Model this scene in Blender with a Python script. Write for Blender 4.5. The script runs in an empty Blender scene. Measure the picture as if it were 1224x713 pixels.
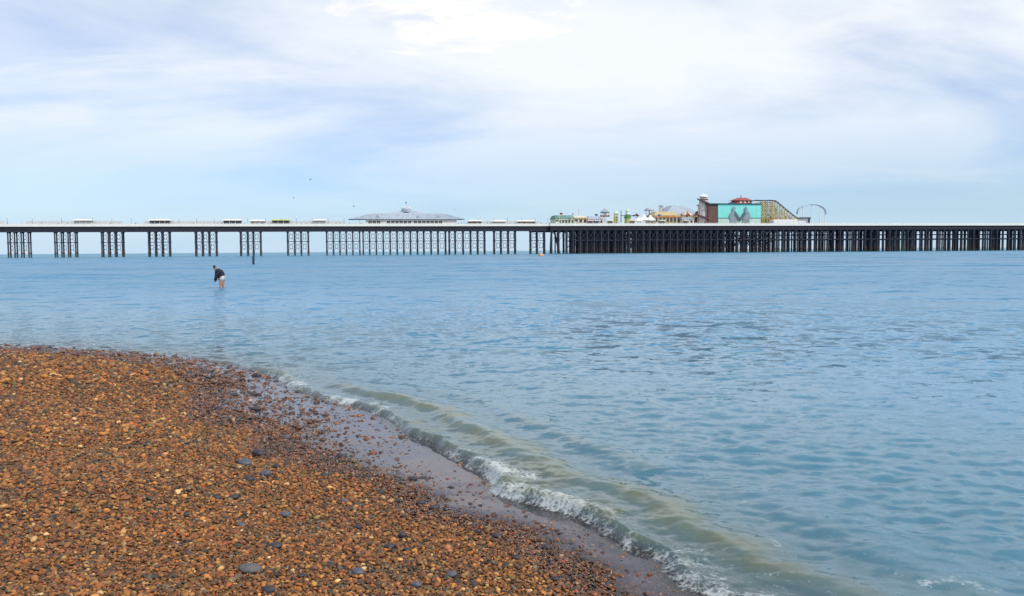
import bpy, bmesh, math, random
import numpy as np
from mathutils import Matrix, Vector, Euler

random.seed(7)
rng = np.random.default_rng(11)
sc = bpy.context.scene
COL = sc.collection

# ------------------------------------------------------------------ camera
W0, H0, F0 = 1224.0, 713.0, 1000.0
CAM_H = 1.7
PITCH = math.radians(3.22)
ROLL = math.radians(-0.38)
CAM_LOC = Vector((0, 0, CAM_H))
CAM_R = Euler((math.pi / 2 - PITCH, 0, 0)).to_matrix() @ Matrix.Rotation(ROLL, 3, 'Z')
cam_d = bpy.data.cameras.new('camera')
cam_d.sensor_fit = 'HORIZONTAL'
cam_d.sensor_width = 36
cam_d.lens = 36 * F0 / W0
cam_d.clip_start = 0.05
cam_d.clip_end = 80000
cam = bpy.data.objects.new('camera', cam_d)
cam.matrix_world = Matrix.Translation(CAM_LOC) @ CAM_R.to_4x4()
COL.objects.link(cam)
sc.camera = cam

# ------------------------------------------------------------------ light
SUN_EL, SUN_AZ = math.radians(48), math.radians(128)   # azimuth clockwise from +Y (straight out to sea)
sun_d = bpy.data.lights.new('sun', 'SUN')
sun_d.energy = 3.0
sun_d.angle = math.radians(1.5)
sun_d.color = (1.0, 0.95, 0.87)
sun = bpy.data.objects.new('sun', sun_d)
sdir = Vector((math.sin(SUN_AZ) * math.cos(SUN_EL), math.cos(SUN_AZ) * math.cos(SUN_EL), math.sin(SUN_EL)))
sun.rotation_euler = (-sdir).to_track_quat('-Z', 'Y').to_euler()
sun.location = sdir * 100
COL.objects.link(sun)

sc.view_settings.view_transform = 'Standard'
sc.view_settings.look = 'None'
sc.view_settings.exposure = 0.0
sc.view_settings.gamma = 1.0
sc.view_settings.use_curve_mapping = False


# ------------------------------------------------------------------ node helpers
class NT:
    def __init__(s, tree):
        s.t = tree
        s.n = tree.nodes
        s.l = tree.links

    def new(s, kind, **kw):
        n = s.n.new(kind)
        for k, v in kw.items():
            setattr(n, k, v)
        return n

    def put(s, node, key, val):
        sock = node.inputs[key]
        if isinstance(val, bpy.types.NodeSocket):
            s.l.new(val, sock)
        else:
            if hasattr(sock.default_value, '__len__') and not hasattr(val, '__len__'):
                val = [val] * len(sock.default_value)
            elif hasattr(sock.default_value, '__len__') and len(sock.default_value) == 4 and len(val) == 3:
                val = (*val, 1)
            sock.default_value = val

    def math(s, op, a, b=0.0, clamp=False):
        n = s.new('ShaderNodeMath', operation=op, use_clamp=clamp)
        s.put(n, 0, a)
        s.put(n, 1, b)
        return n.outputs[0]

    def vmath(s, op, a, b=(0, 0, 0)):
        n = s.new('ShaderNodeVectorMath', operation=op)
        s.put(n, 0, a)
        s.put(n, 1, b)
        return n.outputs[0]

    def mix(s, f, a, b, blend='MIX'):
        n = s.new('ShaderNodeMix', data_type='RGBA', blend_type=blend)
        s.put(n, 0, f)
        s.put(n, 6, a)
        s.put(n, 7, b)
        return n.outputs[2]

    def mixs(s, f, a, b):
        n = s.new('ShaderNodeMixShader')
        s.put(n, 0, f)
        s.l.new(a, n.inputs[1])
        s.l.new(b, n.inputs[2])
        return n.outputs[0]

    def mapr(s, v, a, b, c=0.0, d=1.0, smooth=True):
        n = s.new('ShaderNodeMapRange', interpolation_type='SMOOTHSTEP' if smooth else 'LINEAR')
        s.put(n, 0, v)
        for i, x in enumerate((a, b, c, d)):
            s.put(n, i + 1, x)
        return n.outputs[0]

    def noise(s, vec, scale, detail=3.0, rough=0.5, dist=0.0):
        n = s.new('ShaderNodeTexNoise')
        if vec is not None:
            s.l.new(vec, n.inputs['Vector'])
        s.put(n, 'Scale', scale)
        s.put(n, 'Detail', detail)
        s.put(n, 'Roughness', rough)
        s.put(n, 'Distortion', dist)
        return n.outputs['Fac']

    def attr(s, name, kind='GEOMETRY'):
        n = s.new('ShaderNodeAttribute', attribute_name=name, attribute_type=kind)
        return n


# ------------------------------------------------------------------ sky
world = bpy.data.worlds.new('World')
sc.world = world
world.use_nodes = True
wt = NT(world.node_tree)
bg = wt.n['Background']
sky = wt.new('ShaderNodeTexSky', sky_type='NISHITA')
sky.sun_disc = False
sky.sun_elevation = SUN_EL
sky.sun_rotation = SUN_AZ
sky.air_density = 1.0
sky.dust_density = 0.6
sky.ozone_density = 2.0
gen = wt.new('ShaderNodeTexCoord').outputs['Generated']
sep = wt.new('ShaderNodeSeparateXYZ')
wt.l.new(gen, sep.inputs[0])
zz = wt.math('MAXIMUM', sep.outputs[2], 0.0)
den = wt.math('ADD', zz, 0.20)
cmb = wt.new('ShaderNodeCombineXYZ')
wt.l.new(wt.math('DIVIDE', sep.outputs[0], den), cmb.inputs[0])
wt.l.new(wt.math('DIVIDE', sep.outputs[1], den), cmb.inputs[1])
cv = wt.vmath('ADD', wt.vmath('MULTIPLY', cmb.outputs[0], (0.9, 1.15, 1.0)), (1.6, 0.4, 0))
n1 = wt.noise(cv, 0.75, 7.0, 0.55, 0.5)
n2 = wt.noise(wt.vmath('ADD', wt.vmath('MULTIPLY', cmb.outputs[0], (1.0, 2.2, 1)), (4.3, 1.7, 0)), 1.1, 8.0, 0.62, 0.6)
veil = wt.mapr(n1, 0.30, 0.60)
wisp = wt.mapr(n2, 0.54, 0.74)
base = wt.mix(1.0, sky.outputs[0], (0.86, 1.12, 1.50), 'MULTIPLY')
base = wt.mix(wt.mapr(zz, 0.0, 0.09, 0.75, 0.0), base, (5.0, 7.3, 9.6))
# thin high haze of cloud everywhere above the horizon band
hz = wt.mapr(zz, 0.02, 0.20)
cloudiness = wt.math('MULTIPLY', wt.math('ADD', wt.math('MULTIPLY', veil, 0.60), 0.36), wt.math('ADD', wt.math('MULTIPLY', hz, 0.75), 0.25))
col1 = wt.mix(cloudiness, base, (9.6, 10.0, 10.4))
col2 = wt.mix(wt.math('MULTIPLY', wt.math('MULTIPLY', wisp, hz), 0.6), col1, (9.7, 9.8, 10.1))
# below the horizon the world is only what the sea hides
# one brighter feathered cloud high over the left half of the pier
yy = wt.math('MAXIMUM', sep.outputs[1], 0.05)
cu = wt.math('DIVIDE', wt.math('SUBTRACT', wt.math('DIVIDE', sep.outputs[0], yy), -0.065), 0.125)
cw = wt.math('DIVIDE', wt.math('SUBTRACT', wt.math('DIVIDE', sep.outputs[2], yy), 0.272), 0.036)
cd = wt.math('SQRT', wt.math('ADD', wt.math('MULTIPLY', cu, cu), wt.math('MULTIPLY', cw, cw)))
cn = wt.noise(wt.vmath('MULTIPLY', gen, (1.0, 1.0, 3.5)), 11.0, 7, 0.62, 0.8)
cm = wt.mapr(wt.math('ADD', cd, wt.math('MULTIPLY', wt.math('SUBTRACT', cn, 0.5), 4.6)), 0.1, 1.15, 1.0, 0.0)
cm = wt.math('MULTIPLY', cm, wt.mapr(sep.outputs[1], 0.05, 0.3))
col2 = wt.mix(cm, col2, (10.6, 10.5, 10.4))
wt.l.new(col2, bg.inputs['Color'])
bg.inputs['Strength'].default_value = 0.1


# ------------------------------------------------------------------ geometry helpers
def ray(px, py):
    return CAM_R @ Vector(((px - W0 / 2) / F0, -(py - H0 / 2) / F0, -1.0))


def ground(px, py, z=0.0):
    d = ray(px, py)
    k = (z - CAM_H) / d.z
    p = CAM_LOC + d * k
    return p.x, p.y


def link(name, me, parent=None, m=None):
    o = bpy.data.objects.new(name, me)
    COL.objects.link(o)
    if parent is not None:
        o.parent = parent
    if m is not None and me is not None:
        me.materials.append(m)
    return o


def thing(name, label, cat, loc=(0, 0, 0), rz=0.0, group=None):
    o = bpy.data.objects.new(name, None)
    o.empty_display_size = 0.5
    COL.objects.link(o)
    o.location = loc
    o.rotation_euler = (0, 0, rz)
    tag(o, label, cat, group)
    return o


def tag(o, label, cat, group=None):
    o['label'] = label
    o['category'] = cat
    if group:
        o['group'] = group


def copy_tree(o, parent=None):
    c = o.copy()
    COL.objects.link(c)
    if parent is not None:
        c.parent = parent
    for ch in list(o.children):
        copy_tree(ch, c)
    return c


class MB:
    """collects simple shapes, then becomes ONE mesh object"""
    def __init__(s):
        s.v, s.f = [], []

    def add(s, vs, fs):
        b = len(s.v)
        s.v += [tuple(p) for p in vs]
        s.f += [tuple(b + i for i in f) for f in fs]
        return s

    def box(s, x0, x1, y0, y1, z0, z1):
        vs = [(x0, y0, z0), (x1, y0, z0), (x1, y1, z0), (x0, y1, z0), (x0, y0, z1), (x1, y0, z1), (x1, y1, z1), (x0, y1, z1)]
        return s.add(vs, [(0, 3, 2, 1), (4, 5, 6, 7), (0, 1, 5, 4), (1, 2, 6, 5), (2, 3, 7, 6), (3, 0, 4, 7)])

    def frustum(s, a, za, b, zb):
        """rects a,b = (x0,x1,y0,y1) at za and zb"""
        vs = [(a[0], a[2], za), (a[1], a[2], za), (a[1], a[3], za), (a[0], a[3], za),
              (b[0], b[2], zb), (b[1], b[2], zb), (b[1], b[3], zb), (b[0], b[3], zb)]
        return s.add(vs, [(0, 3, 2, 1), (4, 5, 6, 7), (0, 1, 5, 4), (1, 2, 6, 5), (2, 3, 7, 6), (3, 0, 4, 7)])

    def tube(s, p, q, r, n=6, r2=None, caps=True):
        p, q = Vector(p), Vector(q)
        d = (q - p).normalized()
        u = d.cross(Vector((0, 0, 1)) if abs(d.z) < 0.95 else Vector((1, 0, 0))).normalized()
        w = d.cross(u)
        r2 = r if r2 is None else r2
        vs = []
        for c, rr in ((p, r), (q, r2)):
            for i in range(n):
                a = 2 * math.pi * i / n
                vs.append(c + (u * math.cos(a) + w * math.sin(a)) * rr)
        fs = [(i, (i + 1) % n, n + (i + 1) % n, n + i) for i in range(n)]
        if caps:
            fs += [tuple(range(n))[::-1], tuple(range(n, 2 * n))]
        return s.add(vs, fs)

    def poly(s, pts, r, n=6):
        for a, b in zip(pts[:-1], pts[1:]):
            s.tube(a, b, r, n)
        return s

    def lathe(s, prof, n=16, c=(0, 0), a0=0.0):
        vs, fs = [], []
        for r, z in prof:
            for i in range(n):
                a = a0 + 2 * math.pi * i / n
                vs.append((c[0] + r * math.cos(a), c[1] + r * math.sin(a), z))
        for j in range(len(prof) - 1):
            for i in range(n):
                fs.append((j * n + i, j * n + (i + 1) % n, (j + 1) * n + (i + 1) % n, (j + 1) * n + i))
        fs.append(tuple(range(n))[::-1])
        fs.append(tuple(range((len(prof) - 1) * n, len(prof) * n)))
        return s.add(vs, fs)

    def prism(s, pts, y0, y1):
        """outline pts (x,z) extruded from y0 to y1"""
        n = len(pts)
        vs = [(x, y0, z) for x, z in pts] + [(x, y1, z) for x, z in pts]
        fs = [tuple(range(n)), tuple(range(n, 2 * n))[::-1]]
        fs += [(i, n + i, n + (i + 1) % n, (i + 1) % n) for i in range(n)]
        return s.add(vs, fs)

    def mesh(s, name):
        me = bpy.data.meshes.new(name)
        me.from_pydata(s.v, [], s.f)
        bm = bmesh.new()
        bm.from_mesh(me)
        bmesh.ops.recalc_face_normals(bm, faces=bm.faces)
        bm.to_mesh(me)
        bm.free()
        return me

    def build(s, name, m, parent=None, smooth=False):
        me = s.mesh(name)
        if smooth:
            me.shade_smooth()
        return link(name, me, parent, m)


def mat(name, col, rough=0.6, var=0.18, scale=1.5, metal=0.0, bump=0.0, spec=0.4, dirt=None):
    m = bpy.data.materials.new(name)
    m.use_nodes = True
    t = NT(m.node_tree)
    p = t.n['Principled BSDF']
    tc = t.new('ShaderNodeTexCoord').outputs['Object']
    n = t.noise(tc, scale, 5, 0.6)
    k = t.mapr(n, 0.25, 0.75, 1 - var, 1 + var)
    c = t.mix(1.0, col, t.new('ShaderNodeCombineXYZ').outputs[0], 'MULTIPLY')
    cmbn = c.node.inputs[7].links[0].from_node
    for i in range(3):
        t.l.new(k, cmbn.inputs[i])
    if dirt:
        # rain streaks and grime: tall thin patches of another colour
        st = t.noise(t.vmath('MULTIPLY', tc, (2.2, 2.2, 0.25)), 1.3, 5, 0.65)
        c = t.mix(t.mapr(st, 0.5, 0.72, 0.0, 0.75), c, dirt)
    t.l.new(c, p.inputs['Base Color'])
    t.put(p, 'Roughness', rough)
    t.put(p, 'Metallic', metal)
    t.put(p, 'Specular IOR Level', spec)
    if bump:
        b = t.new('ShaderNodeBump')
        t.put(b, 'Strength', bump)
        t.put(b, 'Distance', 0.02)
        t.l.new(t.noise(tc, scale * 8, 4), b.inputs['Height'])
        t.l.new(b.outputs[0], p.inputs['Normal'])
    return m


M = dict(
    iron=mat('dark_iron', (0.030, 0.034, 0.062), 0.65, 0.3, 0.8, dirt=(0.085, 0.055, 0.045)),
    iron_far=mat('lit_tone_iron', (0.20, 0.165, 0.19), 0.75, 0.4, 0.6, dirt=(0.27, 0.19, 0.16)),  # rear piles: iron paled, painting in light under the deck
    beam=mat('tarred_timber', (0.022, 0.021, 0.028), 0.8, 0.3, 0.7),
    white=mat('white_paint', (0.80, 0.785, 0.74), 0.5, 0.08, 0.6, dirt=(0.66, 0.62, 0.55)),
    cream=mat('cream_paint', (0.66, 0.60, 0.45), 0.55, 0.12, 0.5, dirt=(0.5, 0.42, 0.3)),
    deck=mat('deck_boards', (0.22, 0.17, 0.12), 0.8, 0.25, 0.8),
    slate=mat('slate_roof', (0.33, 0.38, 0.46), 0.55, 0.15, 0.5, dirt=(0.41, 0.45, 0.51)),  # slate paled so the colour carries some distance haze
    window=mat('window_glass', (0.05, 0.06, 0.085), 0.12, 0.2, 0.5, spec=0.6),
    glass=mat('screen_glass', (0.58, 0.62, 0.66), 0.1, 0.15, 0.5, spec=0.6),
    turquoise=mat('turquoise_paint', (0.24, 0.74, 0.66), 0.5, 0.08, 0.25, dirt=(0.27, 0.68, 0.74)),
    pale_panel=mat('pale_green_panel', (0.50, 0.66, 0.62), 0.5, 0.12, 0.4),
    brown=mat('brown_cladding', (0.17, 0.075, 0.048), 0.7, 0.25, 0.6),
    trim=mat('dark_teal_trim', (0.03, 0.085, 0.10), 0.5, 0.15, 0.6),
    grey=mat('grey_paint', (0.24, 0.30, 0.34), 0.6, 0.25, 0.5),
    dgrey=mat('dark_grey_paint', (0.09, 0.12, 0.15), 0.6, 0.25, 0.5),
    red=mat('faded_red', (0.30, 0.07, 0.06), 0.6, 0.25, 0.7),
    pink=mat('pinkish_white_paint', (0.70, 0.58, 0.56), 0.5, 0.1, 0.5, dirt=(0.60, 0.48, 0.45)),
    rose=mat('faded_rose_paint', (0.50, 0.27, 0.27), 0.5, 0.12, 0.5),
    slide=mat('dark_brown_slide', (0.14, 0.065, 0.06), 0.45, 0.2, 0.5),
    olive=mat('olive_timber', (0.30, 0.24, 0.10), 0.75, 0.35, 0.5),
    straw=mat('straw_yellow_timber', (0.52, 0.42, 0.20), 0.7, 0.3, 0.5),
    track=mat('dark_track_steel', (0.05, 0.05, 0.075), 0.5, 0.2, 0.5),
    green=mat('dark_green_roof', (0.11, 0.22, 0.19), 0.6, 0.2, 0.5),
    lime=mat('yellow_green_paint', (0.46, 0.50, 0.15), 0.5, 0.12, 0.5),
    mint=mat('pale_green_paint', (0.50, 0.66, 0.46), 0.5, 0.12, 0.5),
    bgreen=mat('bright_green_paint', (0.12, 0.34, 0.12), 0.5, 0.12, 0.5),
    orange=mat('orange_paint', (0.55, 0.24, 0.07), 0.5, 0.2, 0.5),
    tan=mat('tan_paint', (0.46, 0.37, 0.20), 0.6, 0.2, 0.5),
    canvas=mat('white_canvas', (0.78, 0.79, 0.80), 0.8, 0.06, 0.6),
    lblue=mat('pale_blue_steel', (0.34, 0.45, 0.60), 0.5, 0.12, 0.5),
    skin=mat('skin', (0.46, 0.25, 0.15), 0.5, 0.1, 4),
    hair=mat('dark_hair', (0.012, 0.010, 0.010), 0.5, 0.2, 20),
    navy=mat('navy_cloth', (0.012, 0.013, 0.030), 0.85, 0.25, 8),
    wcloth=mat('white_cloth', (0.50, 0.49, 0.49), 0.85, 0.08, 8),
    rcloth=mat('red_cloth', (0.35, 0.05, 0.05), 0.85, 0.15, 8),
    bcloth=mat('blue_cloth', (0.06, 0.12, 0.30), 0.85, 0.15, 8),
    tcloth=mat('tan_cloth', (0.35, 0.27, 0.17), 0.85, 0.15, 8),
    wood=mat('wet_wood', (0.035, 0.028, 0.03), 0.6, 0.3, 3, bump=0.4),
    buoy=mat('orange_buoy', (0.62, 0.30, 0.15), 0.5, 0.1, 3),
    gull=mat('gull_feathers', (0.30, 0.31, 0.34), 0.7, 0.2, 6),
)


# ------------------------------------------------------------------ noise in numpy
def vnoise(x, y, seed=0):
    xi, yi = np.floor(x).astype(np.int64), np.floor(y).astype(np.int64)
    fx, fy = x - xi, y - yi
    fx, fy = fx * fx * (3 - 2 * fx), fy * fy * (3 - 2 * fy)

    def h(a, b):
        n = (a * 374761393 + b * 668265263 + seed * 974634533) & 0xFFFFFFFF
        n = ((n ^ (n >> 13)) * 1274126177) & 0xFFFFFFFF
        n = (n ^ (n >> 16)) & 0xFFFF
        return n / 65535.0
    a, b, c, d = h(xi, yi), h(xi + 1, yi), h(xi, yi + 1), h(xi + 1, yi + 1)
    return (a * (1 - fx) + b * fx) * (1 - fy) + (c * (1 - fx) + d * fx) * fy


def fbm(x, y, seed=0, oct=4, gain=0.5):
    s, a, t = 0, 1.0, 0
    for o in range(oct):
        s = s + a * vnoise(x * 2 ** o + 17.3 * o, y * 2 ** o - 9.1 * o, seed + o)
        t += a
        a *= gain
    return s / t * 2 - 1


def sstep(a, b, x):
    t = np.clip((x - a) / (b - a), 0, 1)
    return t * t * (3 - 2 * t)


# ------------------------------------------------------------------ the shoreline
# front of the wash where the sea meets the shingle, from beyond the left of the view to behind the photographer
front_px = [(0, 413), (60, 416), (130, 420), (200, 426), (256, 434), (305, 448), (340, 462), (385, 480), (425, 491), (470, 514),
            (520, 536), (556, 552), (588, 578), (600, 597), (640, 609), (690, 627), (740, 658), (780, 676), (802, 699), (822, 713)]
shore = [(-30000, 3000), (-3000, 900), (-700, 560), (-330, 430), (-220, 270), (-150, 170), (-90, 100), (-40, 45), (-22, 25.5), (-14, 18.2)]
shore += [ground(*p) for p in front_px]
shore += [(1.15, 3.6), (1.7, 2.6), (2.5, 0.5), (4.2, -4), (8, -14), (20, -45), (60, -150), (200, -500)]


def catmull(P, n):
    P = [np.array(p, float) for p in P]
    P = [2 * P[0] - P[1]] + P + [2 * P[-1] - P[-2]]
    out = []
    for i in range(1, len(P) - 2):
        for k in range(n):
            t = k / n
            a, b, c, d = P[i - 1:i + 3]
            # centripetal-like softening keeps the unequal spacing from looping
            m1 = (c - a) * np.linalg.norm(c - b) / (np.linalg.norm(c - b) + np.linalg.norm(b - a))
            m2 = (d - b) * np.linalg.norm(c - b) / (np.linalg.norm(c - b) + np.linalg.norm(d - c))
            out.append((2 * t**3 - 3 * t**2 + 1) * b + (t**3 - 2 * t**2 + t) * m1 + (-2 * t**3 + 3 * t**2) * c + (t**3 - t**2) * m2)
    out.append(P[-2])
    return np.array(out)


SH = catmull(shore, 5)
SEG = SH[1:] - SH[:-1]
SLEN = np.linalg.norm(SEG, axis=1)
SCUM = np.concatenate([[0], np.cumsum(SLEN)])
# arc length measured from the left edge of the photograph's beach
i0 = int(np.argmin(np.linalg.norm(SH - np.array(ground(256, 434)), axis=1)))
SCUM = SCUM - SCUM[i0]


def shore_dist(x, y):
    """signed distance to the shoreline (+ = sea) and the position along it"""
    x, y = np.asarray(x, float).ravel(), np.asarray(y, float).ravel()
    best = np.full(x.shape, 1e18)
    sgn = np.ones(x.shape)
    tt = np.zeros(x.shape)
    for i in range(len(SEG)):
        ax, ay = SH[i]
        dx, dy = SEG[i]
        L = SLEN[i]
        k = np.clip(((x - ax) * dx + (y - ay) * dy) / (L * L), 0, 1)
        ex, ey = x - ax - k * dx, y - ay - k * dy
        d = ex * ex + ey * ey
        m = d < best
        best = np.where(m, d, best)
        cr = dx * (y - ay) - dy * (x - ax)
        sgn = np.where(m, np.where(cr > 0, 1.0, -1.0), sgn)
        tt = np.where(m, SCUM[i] + k * L, tt)
    return np.sqrt(best) * sgn, tt


FT = [shore_dist(*[[c] for c in ground(*p)])[1][0] for p in front_px]


def t_front(px):
    """how far along the shore the wave front shows at that image column"""
    return float(np.interp(px, [p[0] for p in front_px], FT))


def front_wobble(t):
    return 0.10 * fbm(t * 0.9, t * 0 + 3.1, 5, 2) + 0.05 * fbm(t * 4.0, t * 0 + 8.7, 6, 3)


def wet_width(x, y, t):
    # how far the last wave ran up the shingle, in metres from its front
    w = np.interp(t, [-40, -6, -1.0, 0.5, 2.6, 4.6, 6.4, 7.6, 8.6, 9.6, 11], [0.8, 0.8, 0.85, 0.8, 0.9, 1.45, 1.25, 0.95, 0.6, 0.45, 0.4])
    return w + 0.22 * fbm(x * 1.6, y * 1.6, 31, 4)


def beach_z(s, x, y):
    l = -s
    land = np.where(l < 1.1, 0.042 * l, 0.046 + 0.085 * (l - 1.1))
    land = np.where(l > 22, 0.046 + 0.085 * 20.9 + 0.01 * (l - 22), land)
    sea = -(0.22 * (1 - np.exp(-np.maximum(s, 0) / 3.0)) + 0.008 * np.minimum(np.maximum(s, 0), 60) + 0.014 * np.maximum(s - 60, 0))
    z = np.where(s < 0, land, np.maximum(sea, -6.0))
    z = z + sstep(0.6, 3.0, l) * (0.035 * fbm(x * 0.9, y * 0.9, 41, 3) + 0.03 * fbm(x * 0.55 + y * 1.3, y * 0.35 - x * 0.2, 43, 2))
    return z


def smooth_mesh(name, xyz, quads, attrs):
    me = bpy.data.meshes.new(name)
    n = len(xyz)
    me.vertices.add(n)
    me.vertices.foreach_set('co', np.ascontiguousarray(xyz, np.float32).ravel())
    q = np.ascontiguousarray(quads, np.int32)
    me.loops.add(q.size)
    me.loops.foreach_set('vertex_index', q.ravel())
    me.polygons.add(len(q))
    me.polygons.foreach_set('loop_start', np.arange(0, q.size, 4, dtype=np.int32))
    me.polygons.foreach_set('loop_total', np.full(len(q), 4, np.int32))
    me.update(calc_edges=True)
    me.shade_smooth()
    for k, v in attrs.items():
        a = me.attributes.new(k, 'FLOAT', 'POINT')
        a.data.foreach_set('value', np.ascontiguousarray(v, np.float32))
    me.validate()
    return me


def polar_grid(thetas, radii):
    """theta from +Y, clockwise; rings further apart with distance"""
    R, T = np.meshgrid(radii, thetas, indexing='ij')
    x, y = R * np.sin(T), R * np.cos(T)
    nr, nt = R.shape
    idx = np.arange(nr * nt).reshape(nr, nt)
    q = np.stack([idx[:-1, :-1], idx[:-1, 1:], idx[1:, 1:], idx[1:, :-1]], -1).reshape(-1, 4)
    return x.ravel(), y.ravel(), R.ravel(), q


# ------------------------------------------------------------------ the sea
def make_sea():
    th = np.concatenate([np.radians(np.linspace(-78, -39, 60))[:-1],
                         np.arctan(np.linspace(math.tan(math.radians(-39)), math.tan(math.radians(39)), 960)),
                         np.radians(np.linspace(39, 165, 120))[1:]])
    off = np.concatenate([np.linspace(700, 30, 640), np.linspace(29.2, 2, 110)[0:], np.array([1.5, 1.0, 0.7, 0.4, 0.2, 0.1, 0.04])])
    rad = F0 * CAM_H / off
    x, y, R, q = polar_grid(th, rad)
    s, t = shore_dist(x, y)
    # keep the sea and the film of water on the shingle only
    nr = len(rad)
    s2 = s + front_wobble(t)
    w = wet_width(x, y, t)
    zb = beach_z(s, x, y)
    # chop: many small wave trains running in towards the beach
    z = np.zeros_like(x)
    slope = np.zeros_like(x)
    spacing = R * R / (F0 * CAM_H) * 1.3 + 0.004
    rg = np.random.default_rng(5)
    N = 120
    gust = 1.0 + 0.45 * fbm(x * 0.05, y * 0.018, 77, 3)
    for i in range(N):
        lam = 0.085 * (2.2 / 0.085) ** (i / (N - 1))
        k = 2 * math.pi / lam
        ang = rg.normal(0.10, 0.62)
        kx, ky = k * math.sin(ang), -k * math.cos(ang)
        sl = 0.029 * math.exp(-(math.log(lam / 0.22) / 0.70) ** 2) + 0.0040
        a = sl / k
        fade = np.clip(1.6 - 3.4 * spacing / lam, 0, 1)
        ph = kx * x + ky * y + rg.uniform(0, 6.28)
        ph = ph + 0.5 * np.sin(0.37 * k * (x * math.cos(ang) + y * math.sin(ang)) + rg.uniform(0, 6.28))
        c = np.sin(ph)
        z += a * fade * (c + 0.18 * np.cos(2 * ph))
    z *= gust
    calm = sstep(0.15, 2.6, s2) * 0.88 + 0.12
    z = z * calm * sstep(-0.05, 0.35, s2)
    # broken wave front and the small rollers behind it
    A = 0.05 + 0.035 * fbm(t * 0.7, t * 0 + 1.7, 12, 3)
    A = A * np.interp(t, [-8, -2, 0.6, 1.8, 3.4, 4.2, 5.0, 7, 9.5, 12], [0.25, 0.3, 0.5, 1.05, 1.1, 0.8, 1.0, 1.35, 1.25, 1.0])
    rough = fbm(x * 9, y * 9, 21, 3)
    bore = A * sstep(0.0, 0.10, s2) * np.exp(-np.maximum(s2 - 0.10, 0) / 0.42) * (1 + 0.30 * rough)
    c2 = 0.56 + 0.20 * fbm(t * 0.8, t * 0 + 4.4, 13, 2)
    B = 0.046 * np.interp(t, [-3, 1.5, 3.6, 4.4, 6, 8.5, 11], [0.15, 0.25, 0.7, 1.25, 1.3, 1.0, 0.8]) * (1 + 0.6 * fbm(t * 1.1, t * 0 + 9.4, 14, 3))
    u2 = s2 - c2
    r2 = B * np.where(u2 < 0, np.exp(-(u2 / 0.14) ** 2), np.exp(-(u2 / 0.26) ** 2))
    c3 = 1.25 + 0.35 * fbm(t * 0.55, t * 0 + 6.4, 15, 2)
    u3 = s2 - c3
    Bc = 0.040 * np.interp(t, [-4, 2, 5, 9, 12], [0.3, 0.3, 0.8, 1.2, 1.0]) * np.clip(0.5 + 1.3 * fbm(t * 0.9, t * 0 + 2.4, 16, 3), 0, 2)
    r3 = Bc * np.where(u3 < 0, np.exp(-(u3 / 0.16) ** 2), np.exp(-(u3 / 0.30) ** 2))
    c4 = 5.2 + 1.0 * fbm(x * 0.3, y * 0.3 + 3.3, 18, 2)
    u4 = s2 - c4
    r4 = 0.05 * np.clip(0.2 + 1.6 * fbm(x * 0.45, y * 0.45 + 7.4, 19, 3), 0, 2) * np.where(u4 < 0, np.exp(-(u4 / 0.3) ** 2), np.exp(-(u4 / 0.7) ** 2))
    z_sea = 0.010 + z + bore + r2 + r3 + r4
    # film: clings to the shingle, pools in hollows, thins to nothing at the limit of the wash
    fr = np.clip(-s2 / np.maximum(w, 0.05), 0, 3)
    pool = 0.6 * fbm(x * 2.3, y * 2.3, 51, 4) + 0.9 * fbm(s2 * 3.2, t * 0.7, 53, 3)
    film = 0.0125 * (1 - fr ** 1.3) + 0.0065 * pool - 0.004 * sstep(0.5, 1.0, fr)
    z_film = zb + np.where(fr > 1.02, -0.03 - 0.05 * np.minimum(fr - 1.02, 1), film)
    k = sstep(-0.06, 0.03, s2)
    z_all = z_film * (1 - k) + np.maximum(z_sea, zb + 0.006) * k
    depth = np.clip(z_all - zb, 0, 5)
    # foam
    n_f = fbm(x * 6, y * 6, 61, 4, 0.6)
    n_l = fbm(x * 2.2, y * 2.2, 63, 3)
    fpx = [256, 305, 330, 350, 390, 425, 445, 470, 520, 545, 560, 590, 620, 660, 690, 730, 760, 790, 822]
    fva = [0.05, 0.3, 0.75, 0.95, 1.0, 0.95, 0.5, 0.15, 0.2, 0.6, 1.0, 1.1, 1.0, 0.95, 0.75, 0.5, 0.45, 0.75, 0.9]
    fa = np.interp(t, [t_front(p) for p in fpx], fva)
    band = sstep(-0.03, 0.03, s2) * (1 - sstep(0.04, 0.50 + 0.30 * n_l, s2))
    foam = band * fa * np.clip(0.62 + 0.95 * n_f, 0, 1.1)
    lip = np.exp(-((s2 - 0.035) / 0.05) ** 2) * np.clip(fa + 0.30, 0, 1)
    patch = sstep(0.45, 0.8, n_l * 0.6 + n_f * 0.55 + 0.18) * sstep(0.1, 0.5, s2) * (1 - sstep(1.6, 2.8, s2)) * np.interp(t, [2, 5, 8], [0.1, 0.4, 0.8])
    foam = np.clip(np.maximum(np.maximum(foam, lip * np.clip(0.62 + 0.7 * n_f, 0, 1)), patch * 0.55), 0, 1)
    # drop quads wholly up the dry beach
    keep = (fr < 1.35)
    q = q[keep[q].any(1)]
    used = np.zeros(len(x), bool)
    used[q.ravel()] = True
    remap = np.cumsum(used) - 1
    q = remap[q]
    u = used
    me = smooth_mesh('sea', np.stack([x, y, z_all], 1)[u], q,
                     dict(crest_olive=np.clip(sstep(0.012, 0.062, np.maximum(np.maximum(r2, 0.8 * r3), 0.8 * r4) + 0.9 * bore * sstep(0.0, 0.08, s2)), 0, 1)[u], depth=depth[u], foam=foam[u], offshore=np.clip(s2[u], -1, 2000), far=R[u]))
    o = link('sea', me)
    o['kind'] = 'structure'
    m = bpy.data.materials.new('sea_water')
    m.use_nodes = True
    t_ = NT(m.node_tree)
    out = t_.n['Material Output']
    t_.n.remove(t_.n['Principled BSDF'])
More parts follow.
